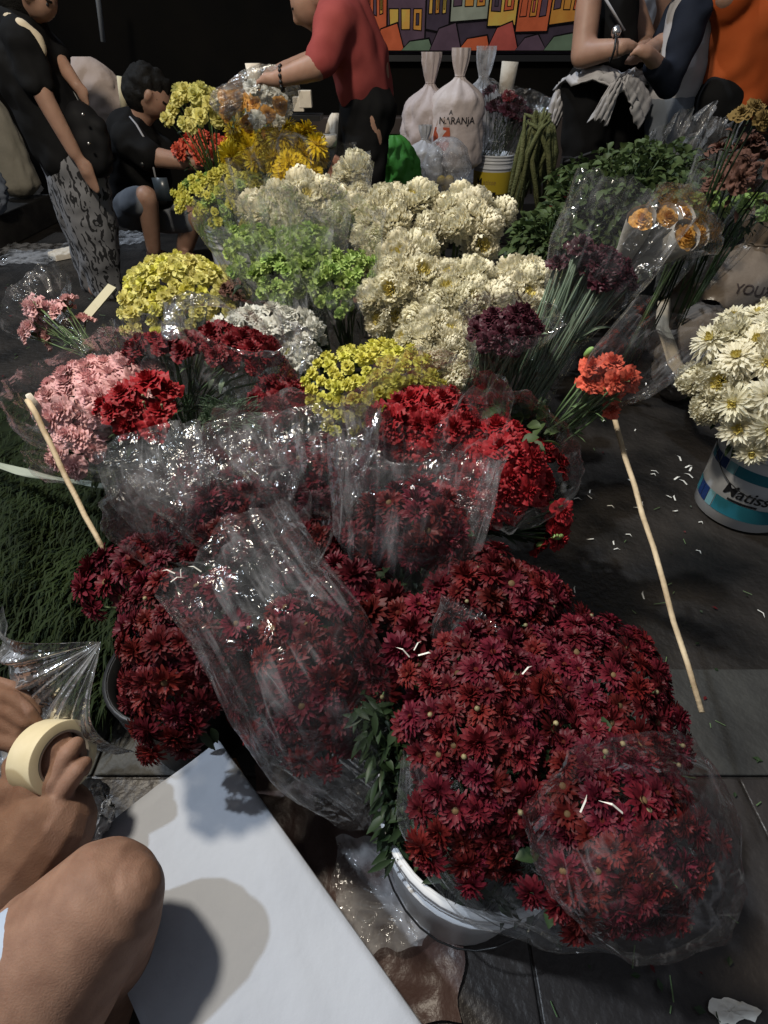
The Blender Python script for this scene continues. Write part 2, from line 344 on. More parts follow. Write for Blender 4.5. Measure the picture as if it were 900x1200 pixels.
P['orose'] = [ruffle(s, 6, 40, .08, .05, .7).mesh('orange_rose', [M_ORANGE]) for s in (49, 50)]
P['gold'] = [mum(s, [(22, .9, -10, -50, .085, .12, 0, 0), (24, .95, 14, -22, .085, .12, .06, 0), (22, .9, 36, 4, .085, .12, .1, 0), (18, .8, 56, 40, .08, .08, .14, 0), (12, .64, 76, 90, .075, .05, .16, 0)], rows=5).mesh('gold_spider_mum', [M_GOLD]) for s in (51, 52)]

def head(mesh, parent, pos, nrm, size, rnd, name='flower_head'):
    o = bpy.data.objects.new(name, mesh); COL.objects.link(o); o.parent = parent
    o.location = pos - wloc(parent)
    q = Vector(nrm).normalized().to_track_quat('Z', 'Y')
    o.rotation_euler = (q.to_matrix() @ Matrix.Rotation(rnd.uniform(0, 6.28), 3, 'Z')).to_euler()
    o.scale = (size, size, size*rnd.uniform(.85, 1.1)); return o

def leaf(mb, p, d, L, wd, rnd, mi=0, droop=0.3):
    d = Vector(d).normalized(); s = d.cross(Vector((0, 0, 1)));
    s = s.normalized() if s.length > .01 else Vector((1, 0, 0)); up = s.cross(d)
    roll = rnd.uniform(-.7, .7); s, up = s*math.cos(roll)+up*math.sin(roll), up*math.cos(roll)-s*math.sin(roll)
    rows = []
    for t, ww in ((0, .12), (.3, .85), (.55, 1.0), (.8, .6), (1, .05)):
        c = Vector(p)+d*L*t - Vector((0, 0, 1))*droop*L*t*t
        rows.append([c - s*wd*ww + up*wd*ww*.35, c, c + s*wd*ww + up*wd*ww*.35])
    mb.grid(rows, mi)

# ------------------------------------------------------------------ wrapping film
def sheet_uv(me, nr, nc, seed=0):
    uv = me.uv_layers.new(name='sheet')
    idx = np.empty(len(me.loops), dtype=np.int32); me.loops.foreach_get('vertex_index', idx)
    a = np.stack([(idx % nc)/nc+seed*1.37, (idx//nc)/nr+seed*.53], 1).astype(np.float32); uv.data.foreach_set('uv', a.ravel())
def film_tube(name, parent, path, seed=0, folds=7, amp=.06, ragged=.05, nphi=84, ns=30, arc=(0, 2*math.pi), m=None, fine=.03, label=None):
    """path: (point, half width across the view, half width along the view)"""
    rnd = random.Random(seed); mb = MB(); closed = abs(arc[1]-arc[0]-2*math.pi) < 1e-3
    pts = [Vector(p[0]) for p in path]; k = len(path)-1
    fo = [(rnd.randint(3, folds), rnd.random()*6, rnd.uniform(-2, 2), rnd.uniform(.5, 1)) for _ in range(4)] + [(rnd.randint(folds, folds*3), rnd.random()*6, rnd.uniform(-3, 3), rnd.uniform(.25, .5)) for _ in range(3)]
    def ev(s):
        x = min(s*k, k-1e-6); i = int(x); t = x-i
        g = lambda j: pts[max(0, min(k, j))]
        p0, p1, p2, p3 = g(i-1), g(i), g(i+1), g(i+2)
        P_ = 0.5*((2*p1)+(p2-p0)*t+(2*p0-5*p1+4*p2-p3)*t*t+(3*p1-p0-3*p2+p3)*t**3)
        tt = t*t*(3-2*t)
        return P_, path[i][1]*(1-tt)+path[i+1][1]*tt, path[i][2]*(1-tt)+path[i+1][2]*tt
    rows = []; cnt = nphi if closed else nphi+1
    sd3 = Vector((seed*1.7, seed*.9, 0))
    Ltot = sum((pts[i+1]-pts[i]).length for i in range(k))
    for a in range(ns+1):
        s = a/ns; row = []
        p, ru, rv = ev(s); q = ev(min(1, s+.02))[0]; q0 = ev(max(0, s-.02))[0]
        T = (q-q0).normalized(); U = T.cross(VIEW)
        U = U.normalized() if U.length > .05 else Vector((1, 0, 0)); V = T.cross(U).normalized()
        for b in range(cnt):
            f = arc[0]+(arc[1]-arc[0])*b/nphi
            g = sum(w*math.sin(n*f+ph+tw*s) for n, ph, tw, w in fo)/2.2
            d = Vector((math.cos(f)*2.2, math.sin(f)*2.2, s*1.7))
            rg = 1-2*abs(noise.noise(d*1.6+sd3)); rg2 = .5*(1-2*abs(noise.noise(d*3.7+sd3)))+.9*(1-2*abs(math.sin(4.5*f+2.2*s+seed+2.5*noise.noise(d*.9+sd3))))
            k_ = 1 + amp*(.35+.65*s)*g + amp*.8*rg*(.3+.7*s) + fine*rg2
            e = noise.noise(Vector((math.cos(f)*1.5, math.sin(f)*1.5, seed)))*ragged + noise.noise(Vector((math.cos(f)*5, math.sin(f)*5, seed+3)))*ragged*.4
            row.append(p + U*ru*k_*math.cos(f) + V*rv*k_*math.sin(f) + T*e*Ltot*s**3)
        rows.append(row)
    mb.grid(rows, 0, closed)
    o = obj(name, mb, m or FILM, parent); sheet_uv(o.data, len(rows), len(rows[0]), seed)
    if label: o['label'] = label
    return o

def hanging_leaves(root, C, W, U, V, Ru, Rv, dome, rnd, n, m, L=.03, below=(.015, .09)):
    mb = MB()
    for i in range(n):
        r = math.sqrt(rnd.random())*.9; f = rnd.random()*6.283
        d = U*math.cos(f)+V*math.sin(f)
        p = C + U*Ru*r*math.cos(f) + V*Rv*r*math.sin(f) - W*(dome*r*r + rnd.uniform(*below))
        leaf(mb, p, d+W*rnd.uniform(-.6, .7)+Vector((rnd.uniform(-.5, .5), rnd.uniform(-.5, .5), 0)), L*rnd.uniform(.6, 1.3), L*rnd.uniform(.2, .34), rnd)
    obj('leaves', mb, m, root)

def bunch(name, label, cat, group, c, half, lean, heads, rpx, k=1.0, dome=.45, drop=.32, wrap=None, leaves=60, stems=18, stem_m=None, seed=1, spread=.95, jit=.25, leaf_m=None, up=0.0, neck=None, stemr=.0028, lay=1, buds=0, warp=.14, nmax=100):
    rnd = random.Random(seed*77+5)
    C = at(*c) if len(c) == 3 else Vector(c[0]); mp = m_per_px(C)
    W = Vector((lean[0], lean[1], 1.0)).normalized()
    U = (Vector((1, 0, 0))-W*W.x).normalized(); V = W.cross(U)
    Ru, Rv, R = half[0]*mp, half[1]*mp, rpx*mp
    dm = dome*min(Ru, Rv)
    base = Vector(neck) if neck is not None else C - W*drop
    root = thing(name, label, cat, base, group)
    Ru2, Rv2 = max(Ru-R*.4, R*.4), max(Rv-R*.4, R*.4)
    C = C + W*dm*.4
    n = max(3, min(nmax, int(k*1.7*Ru2*Rv2/(R*R))))
    hp = []
    p3, p5 = rnd.random()*6, rnd.random()*6
    for i in range(n):
        r = math.sqrt((i+.5)/n); f = i*2.39996+seed
        wv = 1+warp*(math.sin(3*f+p3)+.6*math.sin(5*f+p5))*r
        r2 = r*wv
        jx, jy, jz = [rnd.uniform(-jit, jit)*R for _ in range(3)]
        d = U*math.cos(f)+V*math.sin(f)
        pos = C + U*(Ru2*r2*math.cos(f)+jx) + V*(Rv2*r2*math.sin(f)+jy) - W*(dm*r*r - jz*1.2)
        nr = W + d*spread*r + Vector([rnd.uniform(-.3, .3) for _ in range(3)])
        sz = R*rnd.uniform(.8, 1.12)
        head(rnd.choice(heads), root, pos, nr, sz, rnd); hp.append((pos, nr))
    if stems:
        mb = MB()
        for pos, nr in rnd.sample(hp, min(stems, len(hp))):
            e = pos - Vector(nr).normalized()*R*.12
            q = base + (U*rnd.uniform(-1, 1)+V*rnd.uniform(-1, 1))*.02
            mid = q.lerp(e, .6) - W*0 + (e-q).cross(W)*0 + (e-base - W*(e-base).dot(W))*-.1
            mb.tube([q-W*max(.03, (q.z-.02)/max(.35, W.z)), q, mid, e], stemr, 5)
        obj('stems', mb, stem_m or M_STEM, root)
    if leaves: hanging_leaves(root, C, W, U, V, Ru, Rv, dm, rnd, leaves, leaf_m or M_LEAF, below=(R*.8+.01, R*.8+.1))
    for i in range(buds):
        r = math.sqrt(rnd.random()); f = rnd.random()*6.28; d = U*math.cos(f)+V*math.sin(f)
        p = C + U*Ru*r*math.cos(f) + V*Rv*r*math.sin(f) - W*dm*r*r
        dd = (W+d*spread*r+Vector([rnd.uniform(-.4, .4) for _ in range(3)])).normalized()
        mb = MB(); mb.tube([p-dd*.03, p+dd*.008], .0012, 5); q = p+dd*.010
        mb.sphere(q, .0032, 8, 6, 1); obj('bud', mb, [M_STEM, M_BUD], root)
    if wrap:
        wr = dict(over=.06, flare=1.12, m=None, r0=.03, arc=(0, 2*math.pi), amp=.07, ragged=.08, folds=7); wr.update(wrap)
        ed = C - W*dm
        ax = wr.get('axis'); ax = Vector(ax).normalized() if ax else W
        film_tube('plastic_wrap', root, [(base, wr['r0'], wr['r0']), (base.lerp(ed, .55), Ru*.8, Rv*.8), (ed+W*R*.4, Ru*1.06+R*.1, Rv*1.06+R*.1), (ed+W*R*.4+ax*(wr['over']+dm), Ru*wr['flare'], Rv*wr['flare'])], seed, wr['folds'], wr['amp'], wr['ragged'], arc=wr['arc'], m=wr['m'])
    return root

# ------------------------------------------------------------------ setting: ground and paving
mb = MB(); mb.grid([[(-60, -20, 0), (60, -20, 0)], [(-60, 100, 0), (60, 100, 0)]]); structure('ground', mb, M_FLOOR)
mb = MB()
ya, yb = at(700, 785, 0).y, at(700, 912, 0).y
for i in range(-6, 8):
    mb.box((i*.62+.31, (ya+yb)/2, .004), (.307, (ya-yb)/2-.003, .006))
bevel(structure('stone_strip', mb, M_SLAB), .003, 2)
mb = MB()
for i in range(-8, 9):
    for j in range(6):
        mb.box((i*.5+.1*(j % 2), yb-.25-.5*j, .002), (.2475, .2475, .005))
bevel(structure('paving', mb, M_TILE), .003, 2)
mb = MB(); mb.box((0, 6.35, 3), (14, .1, 3)); o = obj('black_wall', mb, M_BLACKW, None, False); tag(o, 'wall coloured black as the unlit night background behind the market', 'wall')
mb = MB()
a = at(0, 300, 0); mb.box((-4.08, 3.9, .11), (1.1, 1.4, .11)); o = bevel(obj('stone_ledge', mb, mat('dark_ledge_stone', (.012, .011, .011), .5, .3, (.03, .028, .026), 6, bump=.2), None, False), .012, 3)
tag(o, 'low dark stone ledge behind the standing woman, holding folded cloth', 'ledge')
# mural of painted houses on the wall
YM = 6.2
def mural():
    p0, p1 = atY(396, 63, YM), atY(716, 63, YM); x0, x1, z0 = p0.x, p1.x, p0.z-.0
    z1 = z0+1.6
    root = thing('mural', 'wide painted mural of crooked orange and purple houses on the wall', 'mural', ((x0+x1)/2, YM, z0))
    cols = [(.42, .17, .035), (.5, .27, .06), (.07, .045, .065), (.04, .03, .045), (.2, .22, .18), (.38, .08, .035), (.28, .06, .05), (.09, .13, .09)]
    ms = [mat('mural_paint_%s' % n, tuple(min(.8, x*2.3) for x in c), .8, .1, tuple(x*1.7 for x in c), 9) for n, c in zip(('orange', 'ochre', 'violet', 'plum', 'sage', 'rust', 'brick', 'moss'), cols)]
    blk = mat('mural_outline_black', (.008, .007, .008), .8, .1); ms = ms+[blk]
    mb = MB(); mb.box(((x0+x1)/2, YM+.02, (z0+z1)/2), ((x1-x0)/2, .015, (z1-z0)/2), 3)
    rnd = random.Random(8)
    def poly(pts, y, mi): mb.add([(x, y, z) for x, z in pts], [tuple(range(len(pts)))], mi)
    def outl(pts, mi, wd=.012):
        cx = sum(p[0] for p in pts)/len(pts); cz = sum(p[1] for p in pts)/len(pts)
        lay = outl.n; outl.n += 1
        poly(pts, YM-.002-lay*.0002, 8)
        sx = [p[0] for p in pts]; sc = max(.1, 1-2*wd/(max(sx)-min(sx)+1e-6)); szz = [p[1] for p in pts]; sz = max(.1, 1-2*wd/(max(szz)-min(szz)+1e-6))
        poly([(cx+(x-cx)*sc, cz+(z-cz)*sz) for x, z in pts], YM-.0021-lay*.0002, mi)
    outl.n = 0
    x = x0+.01; seq = [4, 5, 2, 3, 4, 1, 5, 0, 1, 0, 2, 0, 1, 4, 0]; i = 0
    while x < x1-.12:
        wd = rnd.uniform(.2, .36); wd = min(wd, x1-x-.01); c = seq[i % len(seq)]; i += 1
        zb = z0+rnd.uniform(.03, .2); zt = zb+rnd.uniform(.7, 1.1); sk = rnd.uniform(-.05, .05)
        zt = min(zt, z1-.2)
        outl([(x, zb), (x+wd, zb+rnd.uniform(-.03, .03)), (x+wd+sk*.3, zt), (x+sk*.3, zt)], c)
        outl([(x, zt+.005), (x+wd, zt+.005), (x+wd*.5, zt+.16)], rnd.choice([5, 6, 0]))
        for r in range(4):
            zc = zb+.1+r*.22
            if zc+.16 > zt: break
            nn = rnd.choice([2, 3])
            for q in range(nn):
                xa = x+.025+q*(wd-.04)/nn; ww = (wd-.04)/nn-.02
                outl([(xa, zc), (xa+ww, zc+rnd.uniform(-.01, .01)), (xa+ww, zc+.14), (xa+rnd.uniform(-.008, .008), zc+.14)], rnd.choice([1, 0, 2, 5, 1]), .008)
                if rnd.random() < .4: outl([(xa+ww*.3, zc+.03), (xa+ww*.7, zc+.03), (xa+ww*.7, zc+.11), (xa+ww*.3, zc+.11)], rnd.choice([3, 1, 6]), .006)
        x += wd*.97
    for q in range(9):   # rooftops and hills along the foot
        xa = x0+.05+q*(x1-x0-.3)/8.5; h = rnd.uniform(.1, .22)
        outl([(xa, z0+.012), (xa+.3, z0+.012), (xa+.24+rnd.uniform(-.06, .06), z0+h), (xa+.08, z0+h*.8)], rnd.choice([2, 5, 7, 6, 4]), .012)
    obj('painted_canvas', mb, ms, root, False)
    mb = MB(); mb.box(((x0+x1)/2, YM-.03, z0-.03), ((x1-x0)/2+.1, .05, .022)); obj('frame', mb, M_BLACKP, root, False)
mural()
mb = MB(); mb.box((atY(560, 100, 6.0).x, 6.0, .36), (2.1, .12, .36))
o = bevel(obj('low_wall', mb, mat('dull_brown_plaster', (.07, .055, .05), .8, .15, (.1, .08, .072), 3), None, False), .01); tag(o, 'low dull brown wall below the painted mural', 'wall')

# ------------------------------------------------------------------ pails
def pail(label, loc, h, r0, r1, body_m, group=None, name='bucket', cat='bucket', handle=True, ribs=True):
    loc = Vector(loc); root = thing(name, label, cat, loc, group)
    mb = MB(); t = .004
    mb.lathe([(0.001, .003), (r0-.012, .003), (r0, .012), (r0+(r1-r0)*.8, h*.8), (r1, h), (r1-t, h), (r1-t-.003, h*.8), (r0-t, .02), (.001, .02)], loc)
    obj('bucket_body', mb, body_m, root)
    mb = MB(); rr = lambda z: r0+(r1-r0)*z/h
    for q, ww in ((.985, .006), (.93, .004), (.88, .004), (.8, .007)) if ribs else ((.985, .006),):
        z = h*q; mb.lathe([(rr(z), z-.006), (rr(z)+ww, z-.006), (rr(z)+ww, z+.006), (rr(z), z+.006)], loc)
    obj('rim', mb, body_m, root)
    if handle:
        mb = MB(); R = rr(h*.8)+.008
        av = math.atan2(-loc.y, -loc.x)+.25
        pts = []
        for i in range(17):
            s = math.pi*i/16; x = R*math.cos(s); d = math.sin(s)
            l = Vector((-math.sin(av)*x, math.cos(av)*x, 0)) + Vector((math.cos(av), math.sin(av), 0))*(R*1.02*d) + Vector((0, 0, h*.8-.35*h*d))
            pts.append(loc+l)
        mb.tube(pts, .0016, 6); obj('handle', mb, mat('dark_wire', (.05, .05, .05), .4, .5, metal=.8), root)
    return root
def text_geo(body, size, shear=0.0):
    cu = bpy.data.curves.new('tmp_text', 'FONT'); cu.body = body; cu.size = size; cu.shear = shear; cu.offset = size*.012
    o = bpy.data.objects.new('tmp_text', cu); COL.objects.link(o); bpy.context.view_layer.update()
    me = o.evaluated_get(bpy.context.evaluated_depsgraph_get()).to_mesh()
    vs = [tuple(v.co) for v in me.vertices]; fs = [tuple(p.vertices) for p in me.polygons]
    bpy.data.objects.remove(o); bpy.data.curves.remove(cu); return vs, fs
def wrap_on(loc, h, r0, r1, a0, vs, fs, z0, off, mb, mi=0):
    rr = lambda z: r0+(r1-r0)*z/h+off
    mb.add([(loc[0]+rr(z0+y)*math.cos(a0+x/r1), loc[1]+rr(z0+y)*math.sin(a0+x/r1), loc[2]+z0+y) for x, y, *_ in vs], fs, mi)
def band(loc, h, r0, r1, a0, a1, z0, z1, off, mb, mi=0, n=24):
    rr = lambda z: r0+(r1-r0)*z/h+off
    mb.grid([[(loc[0]+rr(z)*math.cos(a0+(a1-a0)*i/n), loc[1]+rr(z)*math.sin(a0+(a1-a0)*i/n), loc[2]+z) for i in range(n+1)] for z in (z0, z1)], mi)

# blue and white paint pail on the right
L0 = at(862, 596, 0); hb, rb0, rb1 = .345, .132, .152
r = pail('white paint pail with teal bands holding cream chrysanthemums on the right', L0, hb, rb0, rb1, M_PAIL, name='paint_bucket')
A = math.atan2(-L0.y, -L0.x)
TEAL = mat('teal_print', (.02, .15, .2), .45, .4); NAVY = mat('navy_print', (.01, .03, .12), .45, .4); LTEAL = mat('pale_teal_print', (.16, .33, .37), .45, .4); BLK = mat('black_print', (.008, .008, .01), .5, .4)
mb = MB()
band(L0, hb, rb0, rb1, A-.35, A+1.5, .195, .232, .0012, mb, 0); band(L0, hb, rb0, rb1, A-.55, A-.36, .195, .232, .0012, mb, 2)
band(L0, hb, rb0, rb1, A-.78, A-.57, .195, .232, .0012, mb, 1); band(L0, hb, rb0, rb1, A-1.0, A-.8, .195, .232, .0012, mb, 1); band(L0, hb, rb0, rb1, A-1.2, A-1.02, .195, .232, .0012, mb, 0)
band(L0, hb, rb0, rb1, A-.5, A+1.5, .05, .105, .0012, mb, 0); band(L0, hb, rb0, rb1, A-.7, A-.52, .05, .105, .0012, mb, 2)
band(L0, hb, rb0, rb1, A-.9, A-.72, .05, .105, .0012, mb, 1); band(L0, hb, rb0, rb1, A-1.1, A-.92, .05, .105, .0012, mb, 1); band(L0, hb, rb0, rb1, A-1.35, A-1.12, .05, .105, .0012, mb, 0)
pb = obj('printed_band', mb, [TEAL, NAVY, LTEAL], r)
mb = MB(); vs, fs = text_geo("Matisse", .056, .15); wrap_on(L0, hb, rb0, rb1, A-.42, vs, fs, .125, .002, mb)
band(L0, hb, rb0, rb1, A-.25, A+.35, .108, .116, .0024, mb)
obj('lettering', mb, BLK, pb)
# yellow pail behind
L1 = Vector((atY(572, 240, 4.6).x, 4.6, 0.0)); L1.z = 0
hy, ry0, ry1 = .43, .135, .16
L1 = at(572, 246, .0); L1 = Vector((L1.x*.86, L1.y*.86, .13))
r = pail('yellow and white paint pail of wrapped flowers by the grocery bags', L1, hy, ry0, ry1, M_PAIL, name='paint_bucket', handle=False)
A1 = math.atan2(-L1.y, -L1.x)
mb = MB(); band(L1, hy, ry0, ry1, A1-1.5, A1+1.5, .06, .32, .0015, mb, 0); pb = obj('printed_band', mb, mat('yellow_print', (.5, .37, .03), .5, .3), r)
mb = MB(); vs, fs = text_geo("M", .07); wrap_on(L1, hy, ry0, ry1, A1-.85, vs, fs, .23, .003, mb); vs, fs = text_geo("atisse", .05, .1); wrap_on(L1, hy, ry0, ry1, A1-.45, vs, fs, .235, .003, mb, 1)
band(L1, hy, ry0, ry1, A1-.35, A1+.3, .16, .185, .003, mb, 0); obj('lettering', mb, [BLK, mat('ochre_print', (.3, .2, .05), .5, .3)], pb)
mb = MB(); mb.box((L1.x, L1.y, .064), (.3, .2, .063)); o = bevel(obj('crate', mb, M_BLACKP, None, False), .01); tag(o, 'low black crate under the yellow paint pail', 'crate')

# ------------------------------------------------------------------ people
def capsule(mb, p, q, r1, r2, n=14, fy=1.0):
    p, q = Vector(p), Vector(q); T = q-p
    T = T.normalized() if T.length > 1e-6 else Vector((0, 0, 1))
    a = Vector((0, 0, 1)) if abs(T.z) < .9 else Vector((1, 0, 0)); U = T.cross(a).normalized(); V = T.cross(U)
    rows = []
    for i in range(5):
        e = math.pi/2*(1-i/4*.999); rows.append((p-T*r1*math.sin(e), r1*math.cos(e)+1e-5))
    for i in range(5):
        e = math.pi/2*(i/4*.999); rows.append((q+T*r2*math.sin(e), r2*math.cos(e)+1e-5))
    o = len(mb.v); mb.grid([[c+(U*math.cos(2*math.pi*k/n)+V*math.sin(2*math.pi*k/n))*r for k in range(n)] for c, r in rows], 0, True)
    mb.f.append(tuple(o+k for k in range(n))[::-1]); mb.m.append(0); b = o+9*n; mb.f.append(tuple(b+k for k in range(n))); mb.m.append(0)
def flesh(name, mb, m, parent, vox=.012, sm=6, folds=0.0, fscale=.07):
    o = obj(name, mb, m, parent)
    r_ = o.modifiers.new('remesh', 'REMESH'); r_.mode = 'VOXEL'; r_.voxel_size = vox; r_.use_smooth_shade = True
    s_ = o.modifiers.new('smooth', 'SMOOTH'); s_.iterations = sm; s_.factor = .5
    if folds:
        t = bpy.data.textures.new('folds', 'MARBLE'); t.noise_scale = fscale*2.2; t.turbulence = 9; t.noise_depth = 1; t.marble_type = 'SOFT'
        d_ = o.modifiers.new('displace', 'DISPLACE'); d_.texture = t; d_.strength = folds; d_.mid_level = .42; d_.texture_coords = 'GLOBAL'
    return o
class Fig:
    """limbs given in survey pixels at a distance; radii in pixels"""
    def __init__(s, Y): s.Y = Y; s.mb = MB(); s.sx = 0
    def p(s, a):
        return atY(a[0]+s.sx, a[1], s.Y+(a[2] if len(a) > 2 else 0))
    def c(s, a, b, r1, r2=None):
        r2 = r1 if r2 is None else r2; p, q = s.p(a), s.p(b)
        capsule(s.mb, p, q, r1*m_per_px(p), r2*m_per_px(q)); return s
    def chain(s, pts, rs):
        for i in range(len(pts)-1): s.c(pts[i], pts[i+1], rs[i], rs[i+1])
        return s
    def take(s): m = s.mb; s.mb = MB(); return m
def face(f, hc, r, fx, m, eye=True):
    """adds skull, jaw, nose and ear to the figure's flesh: hc head centre px, fx facing px direction"""
    x, y = hc; dx, dy = fx; px, py = -dy, dx     # px,py: up->down axis turned from facing
    if py < 0: px, py = -px, -py
    f.c((x, y), (x+dx*r*.15, y+dy*r*.15), r*.92, r*.9)
    f.c((x+dx*r*.25+px*r*.35, y+dy*r*.25+py*r*.35), (x+dx*r*.42+px*r*.85, y+dy*r*.42+py*r*.85), r*.62, r*.42)
    f.c((x+dx*r*.85+px*r*.12, y+dy*r*.85+py*r*.12), (x+dx*r*1.08+px*r*.38, y+dy*r*1.08+py*r*.38), r*.13, r*.19)
    f.c((x+dx*r*.8-px*r*.1, y+dy*r*.8-py*r*.1), (x+dx*r*.82, y+dy*r*.82), r*.2, r*.14)
    f.c((x+dx*r*.78+px*r*.62, y+dy*r*.78+py*r*.62), (x+dx*r*.8+px*r*.66, y+dy*r*.8+py*r*.66), r*.18, r*.18)
    z = -r*.95*m_per_px(f.p(hc))
    f.c((x-dx*r*.1-px*r*.05, y-dy*r*.1-py*r*.05, z), (x-dx*r*.05+px*r*.3, y-dy*r*.05+py*r*.3, z), r*.2, r*.13)
def features(f, hc, r, fx, root):
    x, y = hc; dx, dy = fx; px, py = -dy, dx
    if py < 0: px, py = -px, -py
    zz = -r*.42*m_per_px(f.p(hc)); mb = MB()
    e = f.p((x+dx*r*.86+px*r*.06, y+dy*r*.86+py*r*.06, zz)); mb.sphere(e, r*.085*m_per_px(e), 8, 6); obj('eye', mb, BLK, root)
    a, b = f.p((x+dx*r*.72-px*r*.1, y+dy*r*.72-py*r*.1, zz*1.4)), f.p((x+dx*r*1.0-px*r*.1, y+dy*r*1.0-py*r*.1, zz*.8)); mb = MB(); mb.tube([a, b], r*.05*m_per_px(a), 6); obj('eyebrow', mb, M_HAIR, root)
    a, b = f.p((x+dx*r*.72+px*r*.66, y+dy*r*.72+py*r*.66, zz*.9)), f.p((x+dx*r*.97+px*r*.62, y+dy*r*.97+py*r*.62, zz*.2)); mb = MB(); mb.tube([a, b], r*.04*m_per_px(a), 6); obj('lips', mb, mat('lip', (.3, .1, .08), .5, .3), root)
CLOTH = lambda n, c, c2: mat(n, c, .85, .12, c2, 9, bump=.05, bscale=300)
M_BLKC = CLOTH('black_cloth', (.0045, .0045, .005), (.008, .008, .0085))
def foot(f, a, d, r):
    f.c(a, (a[0]+d[0], a[1]+d[1]), r, r*.8)

def fingers_px(f, wrist, knuck, tip, n, sp, r):
    """simple five-finger hand in pixels: palm plus n finger chains and a thumb"""
    wx, wy = wrist; kx, ky = knuck; tx, ty = tip
    dx, dy = kx-wx, ky-wy; L = math.hypot(dx, dy)+1e-6; nx, ny = -dy/L, dx/L
    f.c(wrist, knuck, r*1.5, r*1.9)
    for i in range(4):
        o = (i-1.5)*sp; l = (1, 1.12, 1.05, .8)[i]
        k = (kx+nx*o, ky+ny*o); mid = (kx+nx*o+(tx-kx)*.5*l, ky+ny*o+(ty-ky)*.5*l)
        e = (kx+nx*o*.8+(tx-kx)*l+1.2, ky+ny*o*.8+(ty-ky)*l+1.5)
        f.chain([(wx+nx*o*.5, wy+ny*o*.5), k, mid, e], [r, r, r*.85, r*.6])
    f.chain([(wx+dx*.3, wy+dy*.3), (wx+dx*.6-nx*sp*2.2, wy+dy*.6-ny*sp*2.2), (wx+dx*1.05-nx*sp*2.4, wy+dy*1.05-ny*sp*2.4)], [r*1.2, r, r*.7])

